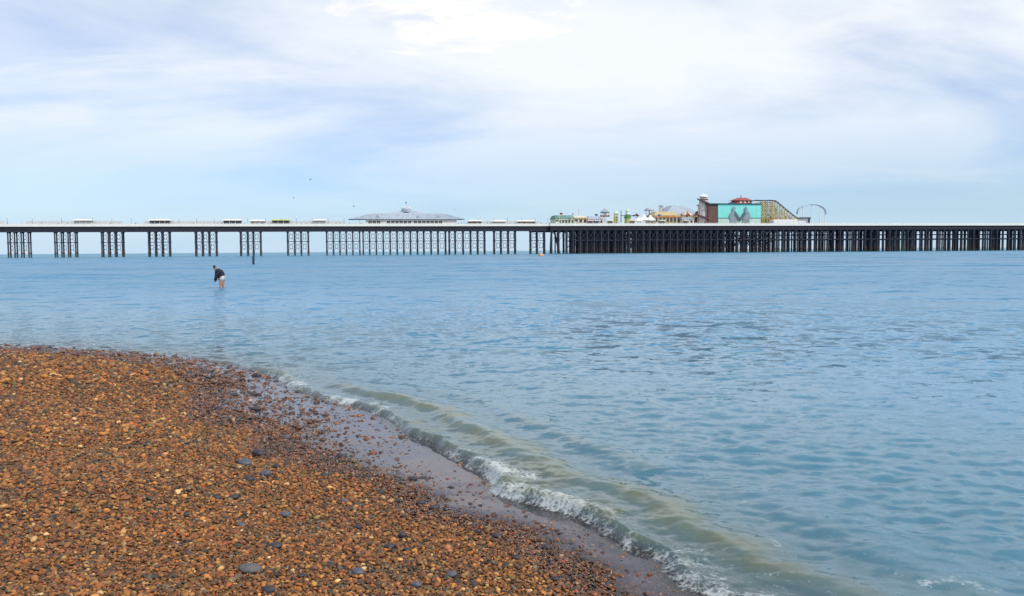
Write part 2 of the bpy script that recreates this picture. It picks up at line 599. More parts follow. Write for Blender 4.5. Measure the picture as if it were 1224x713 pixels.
    geo = t_.new('ShaderNodeNewGeometry').outputs['Position']
    a_d, a_f = t_.attr('depth').outputs['Fac'], t_.attr('foam').outputs['Fac']
    a_o, a_r = t_.attr('offshore').outputs['Fac'], t_.attr('far').outputs['Fac']
    # small ripples and, further out, the waves the sheet is too coarse to carry
    def slopes(scale, stretch, seed, amount, detail=3):
        nt = t_.new('ShaderNodeTexNoise')
        t_.l.new(t_.vmath('ADD', t_.vmath('MULTIPLY', geo, (stretch, 1.0, 1.0)), (seed, seed * .7, 0)), nt.inputs['Vector'])
        t_.put(nt, 'Scale', scale)
        t_.put(nt, 'Detail', detail)
        t_.put(nt, 'Roughness', 0.6)
        v = t_.vmath('SUBTRACT', nt.outputs['Color'], (0.5, 0.5, 0.5))
        sc_ = t_.new('ShaderNodeVectorMath', operation='SCALE')
        t_.l.new(v, sc_.inputs[0])
        t_.l.new(amount, sc_.inputs['Scale'])
        return t_.vmath('MULTIPLY', sc_.outputs[0], (1, 1, 0)), nt.outputs['Fac']
    near = t_.mapr(a_o, -0.3, 1.0, 0.10, 1.0)
    s_a, _ = slopes(13.0, 0.8, 1.3, t_.math('MULTIPLY', near, t_.mapr(a_r, 4, 20, 0.42, 0.6)), 5)
    s_b, _ = slopes(3.0, 0.75, 5.1, t_.mapr(a_r, 7, 16, 0.0, 1.5))
    s_c, _ = slopes(0.8, 0.65, 9.7, t_.mapr(a_r, 12, 38, 0.0, 1.7))
    s_d, n_c = slopes(0.14, 0.5, 3.9, t_.mapr(a_r, 30, 110, 0.0, 3.0), 5)
    tot = t_.vmath('ADD', t_.vmath('ADD', s_a, s_b), t_.vmath('ADD', s_c, s_d))
    gn = t_.new('ShaderNodeNewGeometry').outputs['Normal']
    nrm = t_.vmath('NORMALIZE', t_.vmath('ADD', gn, tot))
    fres = t_.new('ShaderNodeFresnel')
    t_.put(fres, 'IOR', 1.50)
    t_.l.new(nrm, fres.inputs['Normal'])
    crest_olive = t_.math('MULTIPLY', t_.attr('crest_olive').outputs['Fac'], t_.mapr(t_.noise(geo, 2.2, 4, 0.6), 0.3, 0.6, 0.20, 0.85))  # bore sediment, plus light through thin crests painted in as olive
    olive = (0.125, 0.135, 0.062)
    green = (0.055, 0.165, 0.235)
    blue = (0.045, 0.195, 0.345)
    teal = (0.040, 0.205, 0.325)
    c = t_.mix(t_.math('MULTIPLY', t_.mapr(a_o, 0.3, 1.4, 0.30, 0.0), 1.0), green, olive)
    c = t_.mix(crest_olive, c, olive)
    c = t_.mix(t_.mapr(t_.math('ADD', a_o, t_.math('MULTIPLY', t_.noise(geo, 0.25, 3, 0.6), 6.0)), 2.5, 14), c, blue)
    c = t_.mix(t_.mapr(a_r, 120, 700), c, teal)
    rough_ = t_.mapr(a_r, 7, 50, 0.07, 0.31)
    deep = t_.new('ShaderNodeBsdfPrincipled')
    t_.l.new(c, deep.inputs['Base Color'])
    t_.l.new(nrm, deep.inputs['Normal'])
    t_.l.new(rough_, deep.inputs['Roughness'])
    t_.put(deep, 'IOR', 1.333)
    tr = t_.new('ShaderNodeBsdfTransparent')
    t_.put(tr, 'Color', (0.95, 0.95, 0.96))
    gl = t_.new('ShaderNodeBsdfGlossy')
    t_.l.new(nrm, gl.inputs['Normal'])
    t_.put(gl, 'Roughness', 0.07)
    clear = t_.mixs(fres.outputs[0], tr.outputs[0], gl.outputs[0])
    al = t_.math('SUBTRACT', 1.0, t_.math('POWER', 2.718, t_.math('MULTIPLY', t_.math('MAXIMUM', t_.math('SUBTRACT', a_d, 0.016), 0.0), -19.0)))
    al = t_.math('MAXIMUM', al, t_.math('MULTIPLY', crest_olive, 0.85))
    # film over the shingle: reflected sky painted in as grey-blue body colour
    film_sheen = t_.mapr(a_o, -0.15, 0.05, 1.0, 0.0)
    c2_ = t_.mix(film_sheen, c, (0.15, 0.145, 0.215))
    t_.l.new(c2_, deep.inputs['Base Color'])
    al = t_.math('MAXIMUM', al, t_.math('MULTIPLY', film_sheen, t_.mapr(a_d, 0.0, 0.012, 0.0, 0.34)))
    wat = t_.mixs(al, clear, deep.outputs[0])
    fo = t_.new('ShaderNodeBsdfDiffuse')
    t_.put(fo, 'Color', (0.62, 0.67, 0.69))
    fn = t_.noise(geo, 38, 4, 0.65)
    fv = t_.new('ShaderNodeTexVoronoi', feature='DISTANCE_TO_EDGE')
    t_.l.new(geo, fv.inputs['Vector'])
    t_.put(fv, 'Scale', 26.0)
    lace = t_.mapr(fv.outputs[0], 0.0, 0.25, 0.13, -0.08)
    fm = t_.math('MULTIPLY', t_.math('SUBTRACT', t_.noise(geo, 8.5, 4, 0.65), 0.5), 1.5)
    ff = t_.mapr(t_.math('ADD', t_.math('ADD', t_.math('ADD', a_f, fm), lace), t_.math('MULTIPLY', t_.math('SUBTRACT', fn, 0.5), 1.7)), 0.34, 1.20, 0.0, 0.64)
    fb = t_.new('ShaderNodeBump')
    t_.put(fb, 'Distance', 0.01)
    t_.put(fb, 'Strength', 0.8)
    t_.l.new(fn, fb.inputs['Height'])
    t_.l.new(fb.outputs[0], fo.inputs['Normal'])
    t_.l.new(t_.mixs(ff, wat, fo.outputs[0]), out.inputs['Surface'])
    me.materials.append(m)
    return o


make_sea()


# ------------------------------------------------------------------ the beach and sea bed
def make_beach():
    th = np.concatenate([np.linspace(-math.pi, math.radians(-45), 70)[:-1], np.linspace(math.radians(-45), math.radians(45), 300),
                         np.linspace(math.radians(45), math.pi, 70)[1:]])
    rad = np.concatenate([np.linspace(0.05, 3, 12)[:-1], F0 * CAM_H / np.linspace(566, 40, 260), np.geomspace(45, 700, 40), [2500, 9000, 30000]])
    x, y, R, q = polar_grid(th, rad)
    s, t = shore_dist(x, y)
    z = beach_z(s, x, y) - 0.006
    w = wet_width(x, y, t)
    wet = 1 - sstep(0.0, 0.35, (-s - front_wobble(t)) - w)
    q = q[:, ::-1]
    me = smooth_mesh('beach', np.stack([x, y, z], 1), q[:, ::-1], dict(wet=wet))
    o = link('beach', me)
    o['kind'] = 'structure'
    m = bpy.data.materials.new('shingle_bed')
    m.use_nodes = True
    t_ = NT(m.node_tree)
    p = t_.n['Principled BSDF']
    geo = t_.new('ShaderNodeNewGeometry').outputs['Position']
    v = t_.new('ShaderNodeTexVoronoi')
    t_.l.new(geo, v.inputs['Vector'])
    t_.put(v, 'Scale', 55.0)
    t_.put(v, 'Randomness', 1.0)
    r = t_.new('ShaderNodeSeparateColor')
    t_.l.new(v.outputs['Color'], r.inputs[0])
    ramp = t_.new('ShaderNodeValToRGB')
    ramp.color_ramp.interpolation = 'CONSTANT'
    cols = [(0.0, (0.13, 0.055, 0.017)), (0.2, (0.19, 0.09, 0.028)), (0.42, (0.10, 0.045, 0.018)), (0.58, (0.25, 0.135, 0.05)), (0.74, (0.06, 0.05, 0.05)),
            (0.84, (0.16, 0.065, 0.02)), (0.94, (0.32, 0.23, 0.14))]
    e = ramp.color_ramp.elements
    e[0].position, e[0].color = cols[0][0], (*cols[0][1], 1)
    e[1].position, e[1].color = cols[1][0], (*cols[1][1], 1)
    for pz, cz in cols[2:]:
        n = e.new(pz)
        n.color = (*cz, 1)
    t_.l.new(r.outputs[0], ramp.inputs[0])
    wa = t_.attr('wet').outputs['Fac']
    c = t_.mix(wa, ramp.outputs[0], t_.mix(1.0, ramp.outputs[0], (0.66, 0.50, 0.80), 'MULTIPLY'))  # wetting darkens the bed; its purple cast paints in reflected sky
    t_.l.new(c, p.inputs['Base Color'])
    t_.l.new(t_.mapr(wa, 0, 1, 0.75, 0.15), p.inputs['Roughness'])
    b = t_.new('ShaderNodeBump', invert=True)
    t_.l.new(t_.mapr(wa, 0, 1, 1.0, 0.35), b.inputs['Strength'])
    t_.put(b, 'Distance', 0.012)
    t_.l.new(v.outputs['Distance'], b.inputs['Height'])
    t_.l.new(b.outputs[0], p.inputs['Normal'])
    me.materials.append(m)
    return o


make_beach()


# ------------------------------------------------------------------ loose shingle (nobody could count it): one object
def pebble_material():
    m = bpy.data.materials.new('shingle_stone')
    m.use_nodes = True
    t = NT(m.node_tree)
    p = t.n['Principled BSDF']
    a = t.attr('tint', 'INSTANCER')
    w = t.attr('soak', 'INSTANCER').outputs['Fac']
    tc = t.new('ShaderNodeTexCoord').outputs['Object']
    n = t.noise(tc, 2.2, 5, 0.65)
    k = t.mapr(n, 0.25, 0.75, 0.72, 1.28)
    cc = t.new('ShaderNodeCombineXYZ')
    for i in range(3):
        t.l.new(k, cc.inputs[i])
    c = t.mix(1.0, a.outputs['Color'], cc.outputs[0], 'MULTIPLY')
    t.l.new(c, p.inputs['Base Color'])
    t.l.new(t.mapr(w, 0, 1, 0.62, 0.16), p.inputs['Roughness'])
    t.put(p, 'Specular IOR Level', 0.5)
    b = t.new('ShaderNodeBump')
    t.put(b, 'Strength', 0.25)
    t.put(b, 'Distance', 0.002)
    t.l.new(t.noise(tc, 9.0, 4), b.inputs['Height'])
    t.l.new(b.outputs[0], p.inputs['Normal'])
    return m


PAL = np.array([(0.34, 0.165, 0.050), (0.26, 0.115, 0.032), (0.42, 0.235, 0.085), (0.19, 0.085, 0.030), (0.40, 0.285, 0.155), (0.13, 0.075, 0.045),
                (0.30, 0.120, 0.050), (0.55, 0.44, 0.30), (0.12, 0.12, 0.135), (0.05, 0.05, 0.062), (0.36, 0.13, 0.045), (0.21, 0.17, 0.09)])
PALW = np.array([.18, .19, .10, .14, .05, .11, .08, .022, .045, .10, .055, .04])
PALW = PALW / PALW.sum()


def make_shingle():
    pts = []
    # (near, far, stones per square metre, median radius)
    for r0, r1, dens, med in ((1.5, 2.3, 5000, 0.0062), (2.3, 5.2, 5800, 0.0062), (5.2, 7.5, 3900, 0.0073), (7.5, 11, 1800, 0.0097), (11, 20, 600, 0.0148)):
        th0, th1 = math.radians(-64 if r0 < 5 else -52), math.radians(26)
        area = 0.5 * (th1 - th0) * (r1 * r1 - r0 * r0)
        n = int(area * dens)
        r = np.sqrt(rng.uniform(r0 * r0, r1 * r1, n))
        th = rng.uniform(th0, th1, n)
        rad = med * np.exp(rng.normal(0, 0.42, n))
        pts.append(np.stack([r * np.sin(th), r * np.cos(th), np.clip(rad, med * 0.4, med * 2.7)], 1))
    P = np.concatenate(pts)
    s, t = shore_dist(P[:, 0], P[:, 1])
    k = s < 0.35
    P, s, t = P[k], s[k], t[k]
    x, y, r = P.T
    l = -s - front_wobble(t)
    w = wet_width(x, y, t)
    soak = 1 - sstep(-0.05, 0.30, l - w)
    # fewer loose stones stand out of the washed strip
    k = (rng.uniform(0, 1, len(x)) < np.where(l < w, 0.95, 1.0))
    x, y, r, s, t, l, w, soak = [a[k] for a in (x, y, r, s, t, l, w, soak)]
    n = len(x)
    flat = rng.uniform(0.45, 0.8, n)
    sx, sy = r * rng.uniform(0.85, 1.45, n), r * rng.uniform(0.75, 1.1, n)
    szv = r * flat
    z = beach_z(s, x, y) + szv * rng.uniform(0.0, 0.75, n) - np.where(l < w, 0.008 * rng.uniform(0, 1, n) * (1 - 0.7 * l / np.maximum(w, 0.05)), 0)
    ci = rng.choice(len(PAL), n, p=PALW)
    patch = fbm(x * 2.6, y * 2.6, 71, 4)
    ci = np.where(rng.uniform(0, 1, n) < 0.55 * sstep(0.12, 0.55, patch), rng.choice([8, 9, 5, 5, 11], n), ci)
    col = PAL[ci] * np.array([0.82, 0.64, 0.39]) * np.clip(np.exp(rng.normal(-0.12, 0.38, (n, 1))), 0.3, 1.6) * rng.uniform(0.92, 1.08, (n, 3))
    col = col * (1 - soak[:, None] * np.array([0.46, 0.48, 0.30]))  # soaked stones darken; blue kept higher to paint in sky reflection
    me = bpy.data.meshes.new('shingle')
    me.from_pydata(np.stack([x, y, z], 1).tolist(), [], [])
    rot = np.stack([rng.normal(0, 0.3, n), rng.normal(0, 0.3, n), rng.uniform(0, 6.28, n)], 1)
    for nm, v in (('turn', rot), ('size', np.stack([sx, sy, szv], 1))):
        a = me.attributes.new(nm, 'FLOAT_VECTOR', 'POINT')
        a.data.foreach_set('vector', v.astype(np.float32).ravel())
    a = me.attributes.new('tint', 'FLOAT_COLOR', 'POINT')
    a.data.foreach_set('color', np.concatenate([col, np.ones((n, 1))], 1).astype(np.float32).ravel())
    a = me.attributes.new('soak', 'FLOAT', 'POINT')
    a.data.foreach_set('value', soak.astype(np.float32))
    a = me.attributes.new('pick', 'INT', 'POINT')
    a.data.foreach_set('value', rng.integers(0, 5, n).astype(np.int32))
    o = link('shingle', me)
    o['kind'] = 'stuff'
    o['label'] = 'loose brown and orange shingle covering the beach'
    ng = bpy.data.node_groups.new('scatter_shingle', 'GeometryNodeTree')
    ng.interface.new_socket('Geometry', in_out='INPUT', socket_type='NodeSocketGeometry')
    ng.interface.new_socket('Geometry', in_out='OUTPUT', socket_type='NodeSocketGeometry')
    g = NT(ng)
    gi, go = g.new('NodeGroupInput'), g.new('NodeGroupOutput')
    join = g.new('GeometryNodeJoinGeometry')
    m = pebble_material()
    for i in range(5):
        ico = g.new('GeometryNodeMeshIcoSphere')
        ico.inputs['Subdivisions'].default_value = 2
        ico.inputs['Radius'].default_value = 1.0
        nz = g.new('ShaderNodeTexNoise')
        nz.inputs['Scale'].default_value = 0.75
        nz.inputs['Detail'].default_value = 1.0
        pos = g.new('GeometryNodeInputPosition')
        sh = g.vmath('ADD', pos.outputs[0], (3.1 * i + 5, 7.7 * i, 1.3 * i))
        g.l.new(sh, nz.inputs['Vector'])
        f = g.math('ADD', g.math('MULTIPLY', g.math('SUBTRACT', nz.outputs['Fac'], 0.5), 1.5), 1.0)
        sp = g.new('GeometryNodeSetPosition')
        g.l.new(ico.outputs[0], sp.inputs['Geometry'])
        vm = g.new('ShaderNodeVectorMath', operation='SCALE')
        g.l.new(pos.outputs[0], vm.inputs[0])
        g.l.new(f, vm.inputs['Scale'])
        g.l.new(vm.outputs[0], sp.inputs['Position'])
        ss = g.new('GeometryNodeSetShadeSmooth')
        g.l.new(sp.outputs[0], ss.inputs[0])
        sm = g.new('GeometryNodeSetMaterial')
        sm.inputs['Material'].default_value = m
        g.l.new(ss.outputs[0], sm.inputs['Geometry'])
        gti = g.new('GeometryNodeGeometryToInstance')
        g.l.new(sm.outputs[0], gti.inputs[0])
        g.l.new(gti.outputs[0], join.inputs[0])
    iop = g.new('GeometryNodeInstanceOnPoints')
    g.l.new(gi.outputs[0], iop.inputs['Points'])
    g.l.new(join.outputs[0], iop.inputs['Instance'])
    iop.inputs['Pick Instance'].default_value = True

    def named(nm, typ):
        a = g.new('GeometryNodeInputNamedAttribute', data_type=typ)
        a.inputs['Name'].default_value = nm
        return a.outputs['Attribute']
    g.l.new(named('pick', 'INT'), iop.inputs['Instance Index'])
    g.l.new(named('turn', 'FLOAT_VECTOR'), iop.inputs['Rotation'])
    g.l.new(named('size', 'FLOAT_VECTOR'), iop.inputs['Scale'])
    g.l.new(iop.outputs[0], go.inputs[0])
    md = o.modifiers.new('scatter', 'NODES')
    md.node_group = ng
    return o


make_shingle()


# ------------------------------------------------------------------ the larger stones, one by one
def stone_mesh(i, lx, ly, lz, sub=3):
    bm = bmesh.new()
    bmesh.ops.create_icosphere(bm, subdivisions=sub, radius=1)
    off = Vector((i * 3.7, i * 1.9, i * 5.1))
    from mathutils import noise as mn
    for v in bm.verts:
        d = 1 + 0.28 * mn.noise(v.co * 0.8 + off) + 0.07 * mn.noise(v.co * 2.3 + off)
        v.co = Vector((v.co.x * d * lx, v.co.y * d * ly, v.co.z * d * lz))
    me = bpy.data.meshes.new('stone')
    bm.to_mesh(me)
    bm.free()
    me.shade_smooth()
    return me


def stone_mat(name, c, c2, rough):
    m = bpy.data.materials.new(name)
    m.use_nodes = True
    t = NT(m.node_tree)
    p = t.n['Principled BSDF']
    tc = t.new('ShaderNodeTexCoord').outputs['Object']
    n = t.noise(tc, 35, 6, 0.65)
    t.l.new(t.mix(t.mapr(n, 0.35, 0.7), c, c2), p.inputs['Base Color'])
    t.put(p, 'Roughness', rough)
    b = t.new('ShaderNodeBump')
    t.put(b, 'Strength', 0.4)
    t.put(b, 'Distance', 0.004)
    t.l.new(t.noise(tc, 120, 4), b.inputs['Height'])
    t.l.new(b.outputs[0], p.inputs['Normal'])
    return m


SM = dict(dark=stone_mat('dark_flint', (0.016, 0.016, 0.024), (0.040, 0.036, 0.044), 0.6),
          grey=stone_mat('grey_flint', (0.07, 0.07, 0.078), (0.12, 0.112, 0.105), 0.8),
          slate=stone_mat('blue_grey_flint', (0.05, 0.06, 0.085), (0.09, 0.10, 0.12), 0.6),
          orange=stone_mat('orange_flint', (0.42, 0.16, 0.045), (0.34, 0.13, 0.05), 0.5),
          rust=stone_mat('rust_flint', (0.20, 0.055, 0.035), (0.13, 0.045, 0.035), 0.45))
G_DRY, G_WET = 'dark cobbles scattered on the dry shingle', 'dark stones in the wet wash'
L_DRY = 'dark cobble lying among the small brown pebbles of the dry beach'
L_WET = 'dark wet stone lying on the washed strip at the water edge'
stones = [  # pixel x, y, width in pixels, aspect, kind, own label
    (298, 682, 28, 0.45, 'grey', 'long flat grey stone, the largest on the beach, near its lower left corner'),
    (327, 655, 18, 0.6, 'dark', 'almost black oval stone just above the long flat grey stone'),
    (321, 707, 17, 0.7, 'dark', 'dark stone at the very bottom edge, below the long flat grey stone'), (297, 575, 15, 0.6, 'dark', 'dark stone just below the rounded blue-grey stone'),
    (293, 556, 16, 0.7, 'slate', 'rounded blue-grey stone on the dry shingle, left of a darker one of its size'),
    (310, 545, 16, 0.75, 'dark', 'dark stone up and right of the rounded blue-grey stone'), (318, 569, 14, 0.8, 'slate', 'smaller blue-grey stone right of the rounded blue-grey one'), (259, 597, 12, 0.8, 'dark', None), (279, 597, 13, 0.6, 'dark', None),
    (305, 473, 10, 0.6, 'dark', None), (305, 491, 13, 0.6, 'dark', 'flat dark stone where the wash meets the far end of the dry shingle'), (307, 451, 9, 0.9, 'dark', 'upright dark stone at the water edge where the far foam begins'), (272, 447, 9, 0.6, 'dark', 'dark stone nearest the far tip of the beach, leftmost there'),
    (281, 474, 9, 0.7, 'dark', None), (262, 490, 9, 0.7, 'dark', None), (409, 547, 9, 0.7, 'dark', None), (388, 569, 11, 0.6, 'dark', None),
    (494, 574, 12, 0.6, 'dark', 'left stone of two dark ones lying in the shallow film, near mid beach'), (506, 573, 11, 0.4, 'dark', 'right, flatter stone of two dark ones lying in the shallow film, near mid beach'), (519, 608, 13, 0.6, 'dark', 'right stone of a close dark pair where dry shingle meets the wash'), (503, 603, 12, 0.6, 'dark', 'left stone of a close dark pair where dry shingle meets the wash'),
    (481, 642, 12, 0.9, 'dark', None), (466, 655, 15, 0.6, 'dark', 'wide dark stone midway between the almost black oval and the bright orange stone'), (394, 676, 12, 0.6, 'dark', None), (429, 686, 16, 0.7, 'slate', None),
    (498, 701, 14, 0.7, 'slate', None), (540, 689, 14, 0.7, 'slate', 'blue-grey stone straight below the bright orange stone'), (594, 642, 13, 0.7, 'dark', 'dark stone at the wash edge, up and right of the bright orange stone'), (653, 656, 10, 0.8, 'dark', None),
    (664, 694, 9, 1.0, 'dark', None), (699, 671, 9, 0.8, 'dark', 'rightmost dark stone, alone in the wash near the foam'), (571, 637, 9, 0.8, 'dark', None),
    (535, 658, 11, 1.0, 'orange', 'bright orange stone standing out among the darker pebbles in front of the wash'),
    (446, 543, 10, 0.6, 'rust', 'rust red stone in the wet strip beside a dark one'),
    (342, 525, 9, 0.8, 'slate', None), (411, 600, 10, 0.7, 'slate', None), (341, 617, 13, 0.7, 'slate', None), (289, 630, 12, 0.7, 'slate', None),
    (428, 632, 11, 0.8, 'dark', None), (360, 690, 10, 0.7, 'dark', None), (566, 700, 10, 0.8, 'dark', None), (617, 668, 9, 0.8, 'dark', None),
    (331, 559, 8, 0.8, 'dark', None), (385, 518, 8, 0.8, 'dark', None), (455, 590, 9, 0.7, 'dark', None), (356, 470, 7, 0.8, 'dark', None),
]
for i, (px, py, wpx, asp, kd, lab) in enumerate(stones):
    z = 0.05
    for _ in range(6):
        x, y = ground(px, py, z)
        s, t = shore_dist([x], [y])
        z = float(beach_z(s, np.array([x]), np.array([y]))[0])
    wr = wpx / F0 * math.hypot(x, y) / 2
    me = stone_mesh(i, wr, wr * random.uniform(0.75, 0.95), wr * asp * 0.80)
    o = link('stone', me, None, SM[kd])
    o.location = (x, y, z + wr * asp * 0.42)
    o.rotation_euler = (random.uniform(-.12, .12), random.uniform(-.12, .12), random.uniform(-0.25, 0.25))
    wet = -s[0] < wet_width(np.array([x]), np.array([y]), t)[0]
    if lab:
        tag(o, lab, 'stone')
    elif kd == 'slate':
        tag(o, 'blue-grey cobble half buried in the small brown pebbles', 'stone', 'blue-grey cobbles in the shingle')
    elif wet:
        tag(o, L_WET, 'stone', G_WET)
    else:
        tag(o, L_DRY, 'stone', G_DRY)

# ------------------------------------------------------------------ the pier's own frame
DL, DR = 425.0, 485.0


def flatdir(px, py=300):
    d = ray(px, py)
    return Vector((d.x, d.y)) / d.y


pL, pR = flatdir(256) * DL, flatdir(968) * DR
PU = (pR - pL).normalized()                  # along the pier, out to sea
PV = Vector((-PU.y, PU.x))                   # across it, away from the photographer
PANG = math.atan2(PU.y, PU.x)
PO = flatdir(612) * ((pL.y + pR.y) / 2)
# make PO lie on the front line
PO = pL + PU * ((PO - pL).dot(PU))


def on_pier(px, v=0.0):
    """distance along the pier of what stands v metres behind its front at image column px"""
    d = flatdir(px)
    o = PO + PV * v
    # o + PU*u = d*k
    det = PU.x * (-d.y) - PU.y * (-d.x)
    u = (-o.x * (-d.y) + o.y * (-d.x)) / det
    return u


def height_at(px, py, v=0.0):
    d = ray(px, py)
    p = PO + PV * v + PU * on_pier(px, v)
    return CAM_H + d.z * p.y / d.y


def world(u, v, z):
    p = PO + PU * u + PV * v
    return (p.x, p.y, z)


DECK = 15.45
BEAM0 = 12.5
U = on_pier
pier = thing('pier', 'long seaside pier on dark iron piles with a white railed deck stretching across the sea', 'pier', (PO.x, PO.y, 0), PANG)
U_A, U_H, U_B = U(-140), U(657), U(1290)
NECK_W, HEAD_W = 15.0, 52.0
MB().box(U_A, U_H, 0, NECK_W, DECK - 0.5, DECK).build('deck', M['deck'], pier)
MB().box(U_H + .01, U_B, -1.5, HEAD_W, DECK - 0.5, DECK + 0.005).build('deck', M['deck'], pier)
b = MB()
for v in (0.35, 5, 10, 14.3):
    b.box(U_A, U_H - 0.1, v, v + 0.5, BEAM0 + 0.15, DECK - 0.503)
for k in range(int((U_H - U_A) / 3.6)):
    u = U_A + 1 + k * 3.6
    b.box(u, u + 0.35, 0.9, 14.2, BEAM0 + 0.9, DECK - 0.6)
b.build('girder', M['beam'], pier)
b = MB()
for v in np.arange(-1.1, HEAD_W - 1, 6.5):
    b.box(U_H + 0.1, U_B, v, v + 0.5, BEAM0 + 0.3, DECK - 0.503)
for k in range(int((U_B - U_H) / 4.0)):
    u = U_H + 1.5 + k * 4.0
    b.box(u, u + 0.4, -0.55, HEAD_W - 1.5, BEAM0 + 0.9, DECK - 0.6)
b.build('girder', M['beam'], pier)
# lattice flange along the neck's girder face
b = MB()
b.box(U_A, U_H - 0.1, 0.2, 0.347, BEAM0, BEAM0 + 0.28)
b.box(U_A, U_H - 0.1, 0.2, 0.347, DECK - 0.9, DECK - 0.55)
b.build('girder_flange', M['iron'], pier)
# pale kerb and fascia at the deck edge
MB().box(U_A, U_H - 0.05, -0.14, -0.003, DECK - 0.35, DECK + 0.15).build('fascia', M['white'], pier)
MB().box(U_H, U_B, -1.66, -1.503, DECK - 0.35, DECK + 0.75).build('fascia', M['white'], pier)

neck_px = []
for c0 in (-102, -46, 10, 66, 122, 178, 234):
    neck_px.append([c0 + d for d in (0, 8, 16, 24.6)])
neck_px += [[287.7, 296, 302.8, 311.6], [344, 352.3, 360, 368.6],
            [390.7, 398.6, 406.4, 414.1, 421.9, 430.2], [434.3, 442, 450, 458.4, 466.7, 475, 483, 491, 499.3, 507, 515.7, 524, 533], [537.5, 544.6, 554, 563, 571.5, 579.7],
            [591.2, 599.4, 608, 616.3], [634.7, 642.4, 651.2]]


def pile_mesh(zt, r=0.36, zb=-7.0):
    m = MB()
    m.lathe([(r, zb), (r, 1.9), (r, 3.1), (r, zt - 0.9), (r * 1.0, zt - 0.85), (r * 1.7, zt - 0.15), (r * 1.7, zt)], 8)
    for zz_ in (2.1, 7.3):
        m.lathe([(r * 1.35, zz_ - 0.28), (r * 1.35, zz_ + 0.28)], 8)
    return m


pile_me = pile_mesh(BEAM0 - 0.003).mesh('pile')
pile_me.materials.append(M['iron'])
pile_h = pile_mesh(BEAM0 + 0.28, 0.40).mesh('pile')
pile_h.materials.append(M['iron'])
M['weed'] = mat('sea_weed_crust', (0.030, 0.045, 0.028), 0.85, 0.4, 3.0, dirt=(0.10, 0.10, 0.085))
M['rust'] = mat('rusted_iron', (0.075, 0.045, 0.040), 0.8, 0.4, 1.2)
for me_ in (pile_me, pile_h):
    me_.materials.append(M['weed'])
    me_.materials.append(M['rust'])
    for p_ in me_.polygons:
        p_.material_index = 1 if p_.center.z < 1.9 else 2 if p_.center.z < 3.1 else 0


def brace_mesh(w, z0, z1, ring=True, r=0.085):
    """crossed tie rods meeting at an iron ring"""
    m = MB()
    zc, hw = (z0 + z1) / 2, w / 2
    R = min(hw, (z1 - z0) / 2) * 0.60
    for sx, sz in ((-1, 1), (1, 1), (-1, -1), (1, -1)):
        e = Vector((sx * (hw - 0.25), 0, sz * ((z1 - z0) / 2 - 0.25)))
        n = e.normalized() * (R * 0.95 if ring else 0)
        m.tube((n.x, 0, zc + n.z), (e.x, 0, zc + e.z), r, 5)
    if ring:
        P = [Vector((R * math.cos(a), 0, zc + R * 1.5 * math.sin(a))) for a in [2 * math.pi * i / 12 for i in range(13)]]
        m.poly(P, r * 1.15, 4)
    return m


brace_cache = {}


def put_brace(u0, u1, v, z0, z1, ring=True, r=0.085):
    w = round(u1 - u0 - 0.7, 1)
    key = (w, z0, z1, ring, r)
    if key not in brace_cache:
        me = brace_mesh(w, z0, z1, ring, r).mesh('cross_brace')
        me.materials.append(M['iron'])
        brace_cache[key] = me
    o = link('cross_brace', brace_cache[key], pier)
    o.location = ((u0 + u1) / 2, v, 0)


beams = MB()
for cl in neck_px:
    us = [U(p, 0.6) for p in cl]
    for row, v in enumerate((0.6, 3.4)):
        for u in us:
            o = link('pile', pile_me, pier)
            o.location = (u, v, 0)
        if row == 0:
            for a, c in zip(us[:-1], us[1:]):
                put_brace(a, c, v, 2.4, 7.0)
                put_brace(a, c, v, 7.6, 12.2)
        beams.box(us[0] - 0.3, us[-1] + 0.3, v + 0.42, v + 0.62, 7.15, 7.45)
beams.build('tie_beam', M['iron'], pier)
# pier head: front and second rows pile by pile, the rows behind as one mass
pitch = 4.0
nh = int((U_B - U_H) / pitch)
arch = MB()
for k in range(nh):
    u = U_H + 1.0 + k * pitch
    px = 612 + F0 * ((PO + PU * u).x / (PO + PU * u).y)
    lighter = px > 925
    for v in (-0.8, 5.2):
        if v > 0 and (px < 690 or 693 < px < 700):
            continue
        if v > 0 and lighter and k % 2:
            continue
        o = link('pile', pile_h, pier)
        o.location = (u + (0.8 if v > 0 else 0), v, 0)
    if k < nh - 1 and px < 990:
        put_brace(u, u + pitch, -0.8, 7.6, 12.0, False, 0.13)
        if not lighter and k > 6:
            put_brace(u, u + pitch, 5.2, 2.4, 7.0, False, 0.12)
    # knee brackets under the deck
    for d in (-1, 1):
        arch.tube((u, -0.8, 10.4), (u + d * 1.3, -0.8, 12.7), 0.16, 4)
arch.build('knee_brackets', M['iron'], pier)
rk = MB()
rk.tube((U(663, 0), 1.0, 12.6), (U(671.5, 0), 1.0, -4), 0.55, 7)
rk.tube((U(660, 0), 1.6, 12.6), (U(658, 0), 1.6, -5), 0.5, 7)
rk.build('raking_pile', M['iron'], pier)
beams = MB()
u_first = U(688)
for v, z0, z1 in ((-0.55, 7.1, 7.5), (5.45, 7.0, 7.5), (11.0, 9.6, 10.2), (17, 6.8, 7.4)):
    beams.box(u_first, U_B, v, v + 0.25, z0, z1)
beams.build('tie_beam', M['iron'], pier)
rear = MB()
